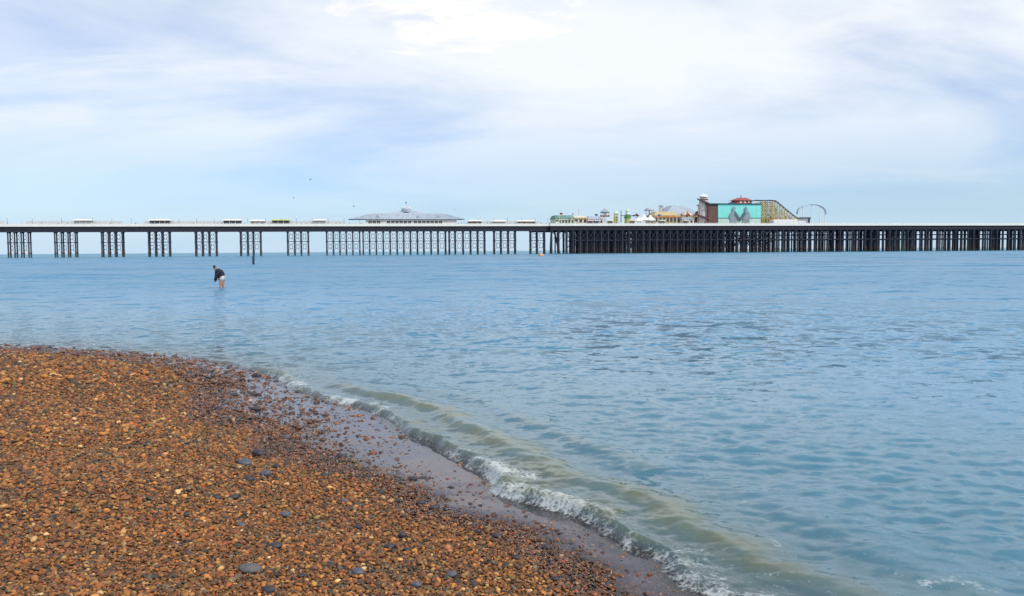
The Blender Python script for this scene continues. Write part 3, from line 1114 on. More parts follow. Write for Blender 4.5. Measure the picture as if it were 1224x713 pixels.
for v in (8.5, 14, 19.5, 25, 31, 37, 44, 50):
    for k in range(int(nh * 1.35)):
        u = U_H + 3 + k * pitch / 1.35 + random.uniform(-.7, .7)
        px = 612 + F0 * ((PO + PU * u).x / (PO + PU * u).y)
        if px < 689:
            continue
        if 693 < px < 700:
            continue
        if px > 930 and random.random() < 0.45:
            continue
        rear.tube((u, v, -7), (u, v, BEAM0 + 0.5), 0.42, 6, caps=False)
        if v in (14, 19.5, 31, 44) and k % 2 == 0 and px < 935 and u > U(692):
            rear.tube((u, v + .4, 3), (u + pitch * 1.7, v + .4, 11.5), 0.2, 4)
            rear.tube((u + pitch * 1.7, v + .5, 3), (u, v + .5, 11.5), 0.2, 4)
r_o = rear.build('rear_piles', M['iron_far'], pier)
r_o['kind'] = 'stuff'

# railing, panel by panel
def rail_mesh(L, h):
    m = MB()
    m.box(-L / 2, L / 2, -0.05, 0.05, h - 0.10, h)
    m.box(-L / 2, L / 2, -0.04, 0.04, 0.14, 0.24)
    m.box(-L / 2, -L / 2 + 0.16, -0.09, 0.09, 0.0, h + 0.18)
    m.box(-L / 2 + .165, L / 2, 0.0, 0.02, 0.243, h * .72)
    n = int(L / 0.36)
    for i in range(1, n):
        x = -L / 2 + L * i / n
        m.box(x - 0.05, x + 0.05, -0.025, 0.025, 0.238, h - 0.098)
    return m


rm = rail_mesh(4.0, 1.25).mesh('railing_panel')
rm.materials.append(M['white'])
for (ua, ub, v, zb) in ((U_A, U_H - 0.3, 0.12, DECK), (U_H + 0.3, U_B, -1.3, DECK + 0.005)):
    n = int((ub - ua) / 4.0)
    for i in range(n):
        o = link('railing_panel', rm, pier)
        o.location = (ua + 2 + i * 4.0, v, zb)

wsm = MB().box(-2.45, 2.45, -.04, .04, 0, 1.0).box(-2.45, -2.3, -.06, .06, 1.003, 2.7).box(-2.295, 2.45, -.05, .05, 2.52, 2.7).mesh('windscreen_panel')
wsm.materials.append(M['white'])
wgm = MB().box(-2.295, 2.45, -.012, .012, 1.003, 2.517).mesh('pane')
wgm.materials.append(M['glass'])
for i in range(int((U_H - 3 - U_A) / 5.0)):
    u = U_A + 2.5 + i * 5.0
    if U(436) < u < U(550) or (i * 7) % 11 in (0, 4):
        continue
    o = link('windscreen_panel', wsm, pier)
    o.location = (u, 7.4, DECK)
    g_ = link('pane', wgm, o)
Z = DECK


# ------------------------------------------------------------------ things that stand on the deck
def shelter_at(px0, px1, label, roof_m, h=3.1, v=5.2, dark=True):
    u0, u1 = U(px0, v), U(px1, v)
    L = u1 - u0
    r = thing('shelter', label, 'shelter', world((u0 + u1) / 2, v, Z), PANG, 'shelters along the pier walkway')
    m = MB()
    n = max(2, int(L / 2.4))
    for i in range(n + 1):
        x = -L / 2 + 0.1 + (L - 0.2) * i / n
        for y in (-1.0, 1.0):
            m.box(x - 0.08, x + 0.08, y - 0.08, y + 0.08, 0.0, h - 0.3)
    m.build('post', M['white'], r)
    MB().frustum((-L / 2 - .4, L / 2 + .4, -1.6, 1.6), h - 0.3, (-L / 2 + .5, L / 2 - .5, -.4, .4), h + 0.35).build('roof', roof_m, r)
    MB().box(-L / 2, L / 2, -0.05, 0.05, 0.9, h - 0.34).build('glass_screen', M['window'] if dark else M['glass'], r)
    MB().box(-L / 2, L / 2, -0.07, 0.07, 0.0, 0.897).build('panel', M['white'], r)
    MB().box(-L / 2 + .3, L / 2 - .3, -0.75, -0.15, 0.40, 0.48).box(-L / 2 + .4, -L / 2 + .5, -0.7, -0.2, 0, 0.4).box(L / 2 - .5, L / 2 - .4, -0.7, -0.2, 0, 0.4).build('bench', M['tan'], r)
    return r


shelter_at(268, 290, 'white framed shelter with dark glass at the far left end of the pier deck', M['white'])
shelter_at(326, 347, 'yellow-green roofed shelter with dark glass on the pier deck, left of the grey domed hall', M['lime'])
shelter_at(375, 390, 'white shelter with pale glass on the pier deck, nearest left of the grey domed hall', M['white'], dark=False)
shelter_at(300, 318, 'white shelter with pale glass between the dark one and the yellow-green roofed one', M['white'], dark=False, h=2.8)
shelter_at(560, 576, 'dark glazed white shelter just right of the grey domed hall', M['white'], h=2.7)
shelter_at(588, 604, 'pale glazed white shelter in the middle of the stretch right of the grey domed hall', M['white'], dark=False, h=2.6)
shelter_at(618, 640, 'long dark glazed white shelter near the green roofed arcade', M['white'], h=2.6)
shelter_at(180, 205, 'white shelter with dark glass on the landward deck', M['white'])
shelter_at(90, 112, 'white shelter with pale glass on the landward deck', M['white'], dark=False)


def hall():
    """the long white hall under a grey mansard roof with a lantern"""
    v0 = 3.0
    u0, u1 = U(438, v0), U(546, v0)
    uc = U(487, v0)
    r = thing('domed_hall', 'long white hall with grey hipped roof and a small central lantern on the pier', 'hall', world(uc, v0, Z), PANG)
    x0, x1 = u0 - uc, u1 - uc
    D = 11.0
    ze = height_at(490, 262.3, v0) - Z
    zt = height_at(490, 255.0, v0 + 3) - Z
    MB().box(x0, x1, 0, D, 0.0, ze).build('wall', M['white'], r)
    lx0, lx1 = U(417, v0) - uc, U(556, v0) - uc
    ix0, ix1 = U(440, v0) - uc, U(536, v0) - uc
    m = MB()
    zl = ze - 0.0
    zm = zl + (zt - zl) * 0.78
    m.frustum((lx0, lx1, -1.2, D + 1.2), zl + 0.003, (ix0, ix1, 1.6, D - 1.6), zm)
    m.frustum((ix0, ix1, 1.6, D - 1.6), zm, (U(447, v0) - uc, U(528, v0) - uc, 3.6, D - 3.6), zt)
    rf = m.build('roof', M['slate'], r)
    m = MB()
    for i in range(40):
        x = ix0 + (ix1 - ix0) * (i + .5) / 40
        m.tube((lx0 + (lx1 - lx0) * (i + .5) / 40, -1.2, zl + .05), (x, 1.6, zm + .05), 0.07, 4)
    m.build('roof_rib', M['slate'], rf)
    cx0, cx1 = U(456, v0) - uc, U(520, v0) - uc
    zc = height_at(488, 251.8, v0 + 5) - Z
    MB().frustum((cx0, cx1, 1.2, D - 1.2), zt - 1.4, (cx0 + 11, cx1 - 11, 4.6, D - 4.6), zc).build('central_roof', M['slate'], r)
    # little gables along the eaves
    for px in (452, 500, 524):
        x = U(px, v0) - uc
        MB().prism([(x - 1.5, zl + .6), (x + 1.5, zl + .6), (x, zl + 2.2)], -0.4, 3.0).build('dormer', M['slate'], r)
    zd = height_at(487, 247.2, v0 + 5.5) - Z
    zf = height_at(487, 240.8, v0 + 5.5) - Z
    prof = [(2.9, zc - 0.9), (2.9, zc + 0.1), (2.6, zc + 0.2), (2.6, zc + 0.5)]
    for i in range(7):
        a = i / 6 * math.pi / 2
        prof.append((2.5 * math.cos(a) + 0.12, zc + 0.5 + (zd - zc - 0.5) * math.sin(a)))
    ln = MB().lathe(prof, 14, (0, D / 2)).build('lantern', M['slate'], r)
    m = MB()
    for i in range(12):
        a = 2 * math.pi * i / 12
        pts = []
        for j in range(6):
            b_ = j / 5 * math.pi / 2
            pts.append((2.62 * math.cos(b_) * math.cos(a), D / 2 + 2.62 * math.cos(b_) * math.sin(a), zc + 0.5 + (zd - zc - 0.5) * math.sin(b_) * 1.02))
        m.poly(pts, 0.09, 4)
    m.build('lantern_rib', M['white'], ln)
    m = MB()
    m.tube((0, D / 2, zd), (0, D / 2, zf), 0.11, 6)
    m.lathe([(0.0, zf - 1.3), (0.5, zf - 1.0), (0.62, zf - 0.7), (0.5, zf - 0.4), (0.0, zf - 0.1)], 10, (0, D / 2))
    m.build('finial', M['slate'], r)
    win = MB().box(-0.85, 0.85, -0.06, -0.004, 1.15, min(2.55, ze - 0.35)).mesh('window')
    win.materials.append(M['window'])
    fr = MB().box(-1.0, 1.0, -0.11, -0.004, 1.0, 1.146).box(-0.04, 0.04, -0.10, -0.062, 1.15, min(2.55, ze - .35)).mesh('window_frame')
    fr.materials.append(M['cream'])
    for px in list(range(443, 456, 5)) + list(range(465, 492, 5)) + list(range(497, 528, 5)):
        w_ = link('window', win, r)
        w_.location = (U(px, v0) - uc, 0, 0)
        f_ = link('window_frame', fr, w_)
    MB().box(U(458, v0) - uc, U(462, v0) - uc, -0.08, -0.004, 0.0, 2.3).build('door', M['white'], r)
    MB().box(x0 - .2, x1 + .2, -0.35, -0.004, ze - 0.32, ze - 0.05).build('cornice', M['cream'], r)


hall()


def building(name, label, cat, px0, px1, py_top, v, depth, wall_m, roof_m, py_eave=None, inset=0.2, wins=0, win_m=None, overhang=0.4, group=None, vin=None, band=None, door=True):
    u0, u1 = U(px0, v), U(px1, v)
    L = u1 - u0
    pc = (px0 + px1) / 2
    zt = height_at(pc, py_top, v + depth * 0.3) - Z
    ze = height_at(pc, py_eave if py_eave else py_top + 3, v) - Z
    r = thing(name, label, cat, world((u0 + u1) / 2, v, Z + 0.005), PANG, group)
    MB().box(-L / 2, L / 2, 0, depth, 0, ze).build('wall', wall_m, r)
    ii = L * inset
    vi = depth * 0.3 if vin is None else vin
    MB().frustum((-L / 2 - overhang, L / 2 + overhang, -overhang, depth + overhang), ze + 0.003,
                 (-L / 2 + ii, L / 2 - ii, vi, depth - vi), zt).build('roof', roof_m, r)
    for i in range(wins):
        x = -L / 2 + L * (i + 0.5) / wins
        hw = L / wins * 0.3
        w_ = MB().box(x - hw, x + hw, -0.05, -0.004, ze * 0.38, ze * 0.8).build('window', win_m or M['window'], r)
        MB().box(x - hw - .1, x + hw + .1, -0.12, -0.004, ze * 0.38 - .15, ze * 0.38 - 0.003).build('sill', wall_m, w_)
    if band:
        MB().box(-L / 2, L / 2, -0.25, -0.055, ze * 0.82, ze - 0.03).build('sign_board', band, r)
    if door:
        MB().box(-L / 2 + 0.3, -L / 2 + 1.4, -0.07, -0.003, 0, min(2.2, ze * 0.8)).build('door', M['white'], r)
    return r


building('arcade', 'low pale green arcade under a dark green roof at the start of the pier head', 'arcade', 664, 686, 257.8, 6, 12, M['mint'], M['green'], 261.8, 0.04, 6, band=M['cream'], vin=1.5)
r_y = building('kiosk', 'pale yellow building with a thin mast, right of the green roofed arcade', 'kiosk', 686.5, 702, 258.6, 6, 12, M['cream'], M['cream'], 260.5, 0.1, 3, band=M['tan'])
h_ = height_at(694, 250, 8) - Z
MB().tube((0, 4, height_at(694, 258, 8) - Z - 0.5), (0, 4, h_), 0.13, 5).build('mast', M['straw'], r_y)
building('kiosk', 'low kiosk with a blue-grey roof between the yellow building and the small disc ride', 'kiosk', 703.5, 721, 258.6, 8, 10, M['white'], M['slate'], 262, 0.12, 4)


def disc_ride():
    v = 12
    px = 723
    r = thing('fairground_ride', 'slender ride with a small grey disc on a mast, left of the yellow-green tower', 'ride', world(U(px, v), v, Z + .005), PANG)
    zt = height_at(px, 249, v) - Z
    zc = height_at(px, 254.4, v) - Z
    MB().lathe([(2.0, 0), (2.0, 0.5), (0.5, 0.9), (0.38, zt)], 10).build('mast', M['white'], r)
    MB().lathe([(0.6, zc - 0.5), (2.6, zc - 0.2), (2.7, zc + 0.35), (0.5, zc + 0.7)], 14).build('disc', M['grey'], r)
    m = MB()
    for i in range(8):
        a = math.pi * i / 4
        m.tube((0.4 * math.cos(a), .4 * math.sin(a), zt - .4), (2.5 * math.cos(a), 2.5 * math.sin(a), zc + .3), 0.06, 4)
    m.build('stay', M['dgrey'], r)
    for i in range(8):
        a = math.pi * i / 4
        MB().box(2.4 * math.cos(a) - .35, 2.4 * math.cos(a) + .35, 2.4 * math.sin(a) - .35, 2.4 * math.sin(a) + .35, zc - 2.4, zc - 1.5).tube((2.4 * math.cos(a), 2.4 * math.sin(a), zc - 1.5), (2.4 * math.cos(a), 2.4 * math.sin(a), zc - .2), .05, 4).build('seat', M['red'], r)


disc_ride()


def towers():
    v = 7
    px = 737
    r = thing('ride_tower', 'square yellow-green tower standing behind the railing, left of the dark pole', 'tower', world(U(px, v), v, Z + .005), PANG)
    zt = height_at(px, 255.5, v) - Z
    MB().frustum((-1.1, 1.1, 0, 2.2), 0, (-0.95, 0.95, .15, 2.05), zt).build('shaft', M['lime'], r)
    MB().frustum((-1.3, 1.3, -.2, 2.4), zt + .003, (-.2, .2, .9, 1.3), zt + 1.6).build('roof', M['mint'], r)
    for k in range(3):
        MB().box(-.45, .45, -.04, .06 + .05 * k, 1.3 + 1.5 * k, 2.0 + 1.5 * k).build('window', M['dgrey'], r)
    px = 742.3
    r = thing('mast', 'dark slim pole with crossbars between the yellow-green tower and the green capped one', 'pole', world(U(px, 6), 6, Z + .005), PANG)
    zt = height_at(px, 251.5, 6) - Z
    MB().tube((0, 0, 0), (0, 0, zt), 0.28, 8, 0.18).build('pole', M['track'], r)
    zc = height_at(750, 258, 6) - Z
    MB().tube((-.3, 0, zc), (9.5, 0, zc), 0.22, 6).box(7.0, 10.5, -.5, .5, zc - .4, zc + .35).build('crossbar', M['track'], r)
    px = 750
    r = thing('ride_tower', 'round yellow tower with a white lantern and bright green cap behind the pier railing', 'tower', world(U(px, 8), 8, Z + .005), PANG)
    zt = height_at(px, 249.3, 8) - Z
    MB().lathe([(1.9, 0), (1.6, zt * .45)], 14).build('shaft', M['lime'], r)
    MB().lathe([(2.0, zt * .45 + .003), (2.1, zt * .5), (1.5, zt * .62), (1.4, zt * .66)], 14).build('gallery', M['bgreen'], r)
    MB().lathe([(1.1, zt * .66 + .003), (1.1, zt * .82)], 12).build('lantern', M['canvas'], r)
    MB().lathe([(1.35, zt * .82 + .003), (0.8, zt * .93), (0.05, zt)], 12).build('cap', M['mint'], r)


towers()


def tent(px, py, w, label, v):
    r = thing('tent', label, 'tent', world(U(px, v), v, Z + .005), PANG, 'white tents on the pier head')
    zt = height_at(px, py, v) - Z
    ze = zt * 0.52
    MB().lathe([(w / 2, ze - .5), (w / 2 * 1.02, ze), (w / 2 * .5, ze + (zt - ze) * .42), (w / 2 * .18, ze + (zt - ze) * .78), (0.03, zt)], 8, a0=.39).build('canopy', M['canvas'], r)
    for i in range(8):
        a = .39 + math.pi * i / 4
        MB().tube((w / 2 * .95 * math.cos(a), w / 2 * .95 * math.sin(a), 0), (w / 2 * .95 * math.cos(a), w / 2 * .95 * math.sin(a), ze - .45), .08, 5).build('pole', M['white'], r)


tent(762, 258.5, 5.6, 'small white peaked tent right of the green capped tower', 7)
tent(769.5, 256.2, 6.4, 'taller white peaked tent in the middle of the three tents', 9)
tent(777.5, 257.0, 5.8, 'white peaked tent nearest the tan hall', 7.5)


def canopy_ride(px, py, w, label, m_, v, dish=0.7):
    r = thing('fairground_ride', label, 'ride', world(U(px, v), v, Z + .005), PANG)
    zt = height_at(px, py, v) - Z
    MB().lathe([(.7, 0), (.5, 1), (.42, zt - .4)], 10).build('column', M['white'], r)
    prof = [(w / 2, zt - dish - .25), (w / 2, zt - dish), (w / 2 * .8, zt - dish * .5), (w / 2 * .4, zt - dish * .12), (.1, zt)]
    MB().lathe(prof, 18).build('canopy', m_, r)
    for i in range(10):
        a = 2 * math.pi * i / 10
        c, s_ = math.cos(a) * w * .42, math.sin(a) * w * .42
        MB().tube((c, s_, zt - dish - .2), (c, s_, zt * .45), .05, 4).box(c - .35, c + .35, s_ - .35, s_ + .35, zt * .45 - .9, zt * .45).build('seat', M['red'], r)


canopy_ride(776, 248.2, 6.0, 'ride with a wide curved grey canopy rising behind the white tents', M['slate'], 22, 1.6)
canopy_ride(790, 245.0, 3.2, 'tallest slim ride with a small grey canopy behind the tan hall', M['slate'], 26, .6)
building('hall', 'tan hall with an orange sign board in front of the grey hipped roof', 'hall', 783, 813, 253.2, 8, 16, M['tan'], M['tan'], 258.0, 0.15, 7, band=M['orange'])
building('hall', 'large hall with a blue-grey hipped roof, just left of helter skelter', 'hall', 796, 836, 246.0, 26, 22, M['cream'], M['slate'], 256.5, 0.30, 6, door=False)
building('kiosk', 'small white kiosk in front of the large hall, left of the helter skelter', 'kiosk', 815, 829, 259.8, 5, 5, M['white'], M['grey'], 262.5, 0.1, 3)


def helter_skelter():
    v = 6
    px = 840.5
    r = thing('helter_skelter', 'pinkish white helter skelter tower with a dark spiral slide wound round it', 'helter skelter', world(U(px, v + 4), v + 4, Z + .005), PANG)
    zt = height_at(px, 232.2, v + 4) - Z
    zb = height_at(px, 239.0, v + 4) - Z
    r0, r1 = 3.9, 2.3
    MB().lathe([(r0, 0), (r0 * .99, 0.5), (r1, zb)], 20).build('tower', M['pink'], r)
    for k in range(10):   # red-brown vertical stripes
        a = 2 * math.pi * (k + .5) / 10
        m = MB()
        A = .085
        vs = []
        for z_, rr in ((.5, r0 * .995), (zb - .1, r1 * 1.01)):
            for d in (-A, A):
                for e in (-.03, .05):
                    vs.append(((rr + e) * math.cos(a + d), (rr + e) * math.sin(a + d), z_))
        m.add(vs, [(0, 1, 5, 4), (2, 6, 7, 3), (1, 3, 7, 5), (0, 4, 6, 2), (4, 5, 7, 6), (0, 2, 3, 1)])
        m.build('stripe', M['rose'] if k % 2 else M['wcloth'], r)
    # open top stage: rail, posts, cap
    m = MB()
    m.lathe([(r1 + .5, zb + .003), (r1 + .5, zb + .25)], 16)
    m.build('landing', M['slide'], r)
    zc = zt - 1.5
    for k in range(8):
        a = 2 * math.pi * k / 8
        MB().tube((r1 * .95 * math.cos(a), r1 * .95 * math.sin(a), zb + .25), (r1 * .85 * math.cos(a), r1 * .85 * math.sin(a), zc), .13, 5).build('post', M['pink'], r)
    MB().lathe([(r1 * .8, zb + .253), (r1 * .75, zc - .203)], 12).build('core', M['pink'], r)
    MB().lathe([(r1 * 1.12, zc - .2), (r1 * 1.12, zc), (r1 * .95, zc + .5), (r1 * .6, zc + 1.0), (.15, zc + 1.35), (.1, zt + .3)], 14).build('cap', M['canvas'], r)
    # spiral chute
    turns, n = 1.5, 56
    vs, fs = [], []
    for i in range(n + 1):
        f = i / n
        a = math.pi * 1.0 + turns * 2 * math.pi * f   # starts on the left, comes down across the front to the right
        z_ = zb + .2 - f * (zb - 1.6)
        rr = r1 + (r0 - r1) * (1 - z_ / zb)
        ri, ro = rr + .02, rr + 1.6
        for (q_, dz) in ((ri, -.1), (ri, .0), (ro - .12, .0), (ro - .12, .75), (ro, .75), (ro, -.1)):
            vs.append((q_ * math.cos(a), q_ * math.sin(a), z_ + dz))
    for i in range(n):
        for j in range(6):
            fs.append((i * 6 + j, i * 6 + (j + 1) % 6, (i + 1) * 6 + (j + 1) % 6, (i + 1) * 6 + j))
    fs.append(tuple(range(6)))
    fs.append(tuple(range(n * 6, n * 6 + 6))[::-1])
    MB().add(vs, fs).build('slide', M['slide'], r)
    MB().box(-1.0, .2, -r0 - .35, -r0 + .4, 0, 2.2).build('door', M['slide'], r)


helter_skelter()


def turquoise_house():
    v = 5
    u0, u1, ub = U(858, v), U(909, v), U(846.5, v)
    uc = (u0 + u1) / 2
    r = thing('ride_building', 'turquoise ride building with brown side wing and two grey painted figures on its front', 'ride building', world(uc, v, Z + .005), PANG)
    x0, x1, xb = u0 - uc, u1 - uc, ub - uc
    zt = height_at(880, 244.6, v) - Z
    D = 16
    MB().box(x0, x1, 0, D, 0, zt).build('wall', M['turquoise'], r)
    MB().box(xb, x0 - .003, 0.3, D - 1, 0, zt - .1).build('side_wing', M['brown'], r)
    m = MB()
    for i in range(5):
        x = xb + (x0 - xb) * (i + .5) / 5
        m.box(x - .12, x + .12, .18, .297, 0, zt - .6)
    m.build('batten', M['dgrey'], r)
    MB().box(xb - .3, x1 + .3, -.45, D + .3, zt + .003, zt + .55).build('cornice', M['trim'], r)
    zs = height_at(880, 260.7, v) - Z
    MB().box(x0 + .05, x1 - .05, -.14, -.004, 0.02, zs - .35).build('lower_panel', M['pale_panel'], r)
    MB().box(x0, x1, -.22, -.005, zs - .347, zs).build('string_course', M['trim'], r)
    n = 10
    m = MB()
    for i in range(1, n):
        x = x0 + (x1 - x0) * i / n
        m.box(x - .06, x + .06, -.05, -.004, zs + .003, zt)
    m.build('batten', M['turquoise'], r)
    # two leaning cut-out figures facing each other, standing in front of the wall
    def figure(px, s, matl, mat2):
        x = U(px, v) - uc
        h = height_at(px, 247.0, v) - Z
        P = [(-2.4, 0), (-2.2, .3 * h), (-2.9, .42 * h), (-2.7, .58 * h), (-1.6, .72 * h), (-.8, .76 * h), (-1.0, .84 * h), (-.8, .95 * h), (-.1, h), (.6, .95 * h), (.8, .84 * h), (.5, .76 * h),
             (1.3, .68 * h), (2.0, .50 * h), (1.7, .30 * h), (2.3, 0), (.7, 0), (.2, .18 * h), (-.6, 0)]
        MB().prism([(x + s * a, b_) for a, b_ in P], -.62, -.42).build('figure', matl, r)
        arm = [(.5, .74 * h), (1.2, .70 * h), (3.9, .33 * h), (3.8, .22 * h), (3.0, .26 * h), (.2, .56 * h)]
        MB().prism([(x + s * a, b_) for a, b_ in arm], -.80, -.63).build('figure_arm', mat2, r)
    figure(876.5, 1, M['grey'], M['dgrey'])
    figure(890.5, -1, M['grey'], M['dgrey'])
    # red roof house and plant on the roof
    rx0, rx1 = U(875, v + 4) - uc, U(898, v + 4) - uc
    z2 = height_at(886, 240.2, v + 5) - Z
    z3 = height_at(886, 236.6, v + 5) - Z
    MB().box(rx0 + 2, rx1 - .5, 3, 9, zt + .553, z2).build('roof_house', M['red'], r)
    MB().frustum((rx0, rx1, 2.4, 9.6), z2 + .003, (rx0 + 4.5, rx1 - 3, 5, 7), z3).build('roof', M['red'], r)
    for k in range(3):
        x = rx0 + 4 + k * 2.6
        MB().box(x, x + 1.4, 2.93, 2.996, zt + .9, z2 - .3).build('window', M['pink'], r)
    MB().tube((rx0 + 6, 5.5, z3), (rx0 + 6, 5.5, z3 + 1.4), .3, 6).build('finial', M['slate'], r)
    MB().prism([(rx0 - 2.5, zt + .555), (rx0 + 1.9, zt + .555), (rx0 + 1.9, z2 - .2)], 3.2, 8).build('roof_ramp', M['dgrey'], r)


turquoise_house()


def coaster():
    v = 7
    u0 = U(898, v)
    r = thing('roller_coaster', 'straw coloured timber roller coaster trestle with a dark track sloping down to the right', 'roller coaster', world(u0, v, Z + .005), PANG)
    prof_px = [(897, 240.2), (903, 239.4), (912, 239.8), (920, 239.4), (926, 240.0), (929, 241.8), (934, 246), (940, 251), (946, 255.8), (951, 259.5), (955, 261.5), (962, 261.6), (968, 261.5)]
    xs = [U(p, v) - u0 for p, _ in prof_px]
    zs = [height_at(p, q_, v) - Z for p, q_ in prof_px]

    def zt(x):
        return float(np.interp(x, xs, zs))
    for k, w in enumerate((0.0, 1.4)):
        m = MB()
        m.poly([(a, w, b_) for a, b_ in zip(xs, zs)], 0.2, 6)
        m.build('rail', M['track'], r)
    m = MB()
    for i in range(60):
        x = xs[0] + (xs[-1] - xs[0]) * i / 59
        m.box(x - .1, x + .1, -.25, 1.65, zt(x) - .45, zt(x) - .2)
    m.build('sleeper', M['track'], r)
    xs0, xs1 = U(910, v) - u0, U(954, v) - u0
    n = 15
    for row, (w, mm) in enumerate(((-.4, M['straw']), (2.0, M['olive']), (5.0, M['olive']), (8, M['straw']))):
        for i in range(n + 1):
            x = xs0 + (xs1 - xs0) * i / n
            h = zt(x) - .5 - (0.6 if row > 1 else 0)
            if h < 1:
                continue
            link('post', MB().box(x - .13, x + .13, w - .13, w + .13, 0, h).mesh('post'), r, mm)
            if i < n:
                x2 = xs0 + (xs1 - xs0) * (i + 1) / n
                h2 = zt(x2) - .5 - (0.6 if row > 1 else 0)
                m = MB()
                lev = 0.3
                up = i % 2 == 0
                while lev + 2.2 < max(h2, 1.0) + .8:
                    ta, tb = min(lev, h2), min(lev + 2.2, h2)
                    if up:
                        m.tube((x, w, ta), (x2, w, tb), .10, 4)
                    else:
                        m.tube((x, w, tb), (x2, w, ta), .10, 4)
                    m.tube((x, w + .14, tb), (x2, w + .14, tb), .10, 4)
                    lev += 2.2
                    up = not up
                if m.v:
                    m.build('brace', M['olive'] if (i + row) % 2 else M['straw'], r)
    # a second, lower dip of track inside the frame
    pts = []
    for i in range(30):
        f = i / 29
        x = xs0 + f * (xs1 - xs0)
        pts.append((x, 3.4, max(1.4, min(zt(x) - 1.6, 4.6 + 2.6 * math.sin(f * 9.0)))))
    MB().poly(pts, .22, 5).build('rail', M['tan'], r)
    # boarded station low down in the frame
    MB().box(xs0 + .5, xs1 - 9, 9.5, 13, 0, 3.8).build('station', M['olive'], r)
    MB().frustum((xs0, xs1 - 8, 9, 13.5), 3.803, (xs0 + 2, xs1 - 11, 11, 11.6), 5.2).build('station_roof', M['orange'], r)


coaster()
rw = building('hall', 'long low white building in front of the roller coaster', 'building', 924.5, 964.5, 263.0, 1.2, 4.5, M['canvas'], M['white'], 263.9, 0.02, 0, overhang=.15, vin=.3, door=False)
for k in range(6):
    link('panel_joint', MB().box(-8 + k * 3.2 - .05, -8 + k * 3.2 + .05, -.03, -.004, 0.1, 2.2).mesh('panel_joint'), rw, M['grey'])
r = thing('gate_post', 'dark post standing at the right end of the long low white building', 'post', world(U(966.5, .5), .5, Z + .005), PANG)
MB().box(-.5, .5, -.3, .5, 0, height_at(966.5, 261, .5) - Z).build('post', M['track'], r)
MB().box(-6, 1, -.35, .55, height_at(966.5, 261, .5) - Z + .003, height_at(966.5, 260, .5) - Z).build('lintel', M['track'], r)


def loop_ride():
    v = 16
    r = thing('coaster_loop', 'pale blue arched ride track beyond the low white building at the right edge', 'ride', world(U(970, v), v, Z + .005), PANG)
    u0 = U(970, v)
    for w in (0, 1.3):
        pts = []
        for i in range(25):
            f = i / 24
            a = math.pi * f
            px = 970 - 17 * math.cos(a)
            zz_ = height_at(970, 256 - 11.5 * math.sin(a) ** .8, v) - Z
            pts.append((U(px, v) - u0, w, zz_))
        MB().poly(pts, .26, 6).build('rail', M['lblue'], r)
    for i in (2, 7, 12, 17, 22):
        p = pts[i]
        MB().tube((p[0], .65, 0), (p[0], .65, p[2]), .25, 6).build('support', M['canvas'], r)
    m = MB()
    for p in pts:
        m.tube((p[0], 0, p[2]), (p[0], 1.3, p[2]), .12, 4)
    m.build('sleeper', M['lblue'], r)


loop_ride()


def stall(px, w, label, awn, v=2.2, h=2.9):
    r = thing('stall', label, 'stall', world(U(px, v), v, Z + .005), PANG)
    MB().box(-w / 2, w / 2, .9, 2.8, 0, h - .4).build('cabin', M['cream'], r)
    MB().box(-w / 2 + .3, w / 2 - .3, .84, .896, 1.0, h - .8).build('hatch', M['window'], r)
    MB().box(-w / 2 + .1, w / 2 - .1, .55, .897, .85, .97).build('counter', M['white'], r)
    n = 6
    for i in range(n):
        a, b_ = -w / 2 + w * i / n, -w / 2 + w * (i + 1) / n
        MB().prism([(0, 0)] * 0 + [(a, h - .42), (b_, h - .42), (b_, h - .34), (a, h - .34)], -.5, -.47).add(
            [(a, -.5, h - .34), (b_, -.5, h - .34), (b_, 2.0, h + .25), (a, 2.0, h + .25), (a, -.5, h - .28), (b_, -.5, h - .28), (b_, 2.0, h + .31), (a, 2.0, h + .31)],
            [(0, 3, 2, 1), (4, 5, 6, 7), (0, 1, 5, 4), (1, 2, 6, 5), (2, 3, 7, 6), (3, 0, 4, 7)]).build('awning_strip', M['white'] if i % 2 else awn, r)
    return r


stall(706, 3.4, 'small stall with a red and white awning near the disc ride', M['red'])
stall(714, 3.6, 'small stall with a blue and white awning, left of the disc ride', M['bcloth'])
stall(730, 3.2, 'small stall with a yellow-green and white awning between disc ride and tower', M['lime'])
stall(756.5, 3.0, 'small stall with an orange and white awning right of the green capped tower', M['orange'])
stall(820, 3.4, 'small stall with a red and white awning in front of the white kiosk', M['red'], 1.4)
stall(792, 3.6, 'small stall with a green and white awning in front of the tan hall', M['bgreen'], 2.4)


def carousel():
    v = 14
    r = thing('carousel', 'round carousel with a pointed cream and red canopy between the tan hall and helter skelter', 'carousel', world(U(821, v), v, Z + .005), PANG)
    zt = height_at(821, 251.8, v) - Z
    MB().lathe([(4.2, 0), (4.2, .4)], 18).build('platform', M['brown'], r)
    MB().lathe([(.6, .403), (.6, zt - 2.6)], 10).build('column', M['cream'], r)
    for i in range(12):
        a0, a1 = 2 * math.pi * i / 12, 2 * math.pi * (i + 1) / 12
        ring = [(4.5, zt - 3.2), (4.5, zt - 2.5), (.15, zt - .6)]
        vs = [(q_ * math.cos(a), q_ * math.sin(a), z_) for a in (a0, a1) for q_, z_ in ring]
        MB().add(vs, [(0, 3, 4, 1), (1, 4, 5, 2)]).build('canopy_panel', M['cream'] if i % 2 else M['red'], r)
        MB().tube((3.8 * math.cos(a0), 3.8 * math.sin(a0), .4), (3.8 * math.cos(a0), 3.8 * math.sin(a0), zt - 2.6), .06, 5).build('pole', M['straw'], r)
    MB().lathe([(.2, zt - .62), (.3, zt - .35), (.02, zt + .6)], 8).build('finial', M['straw'], r)


carousel()


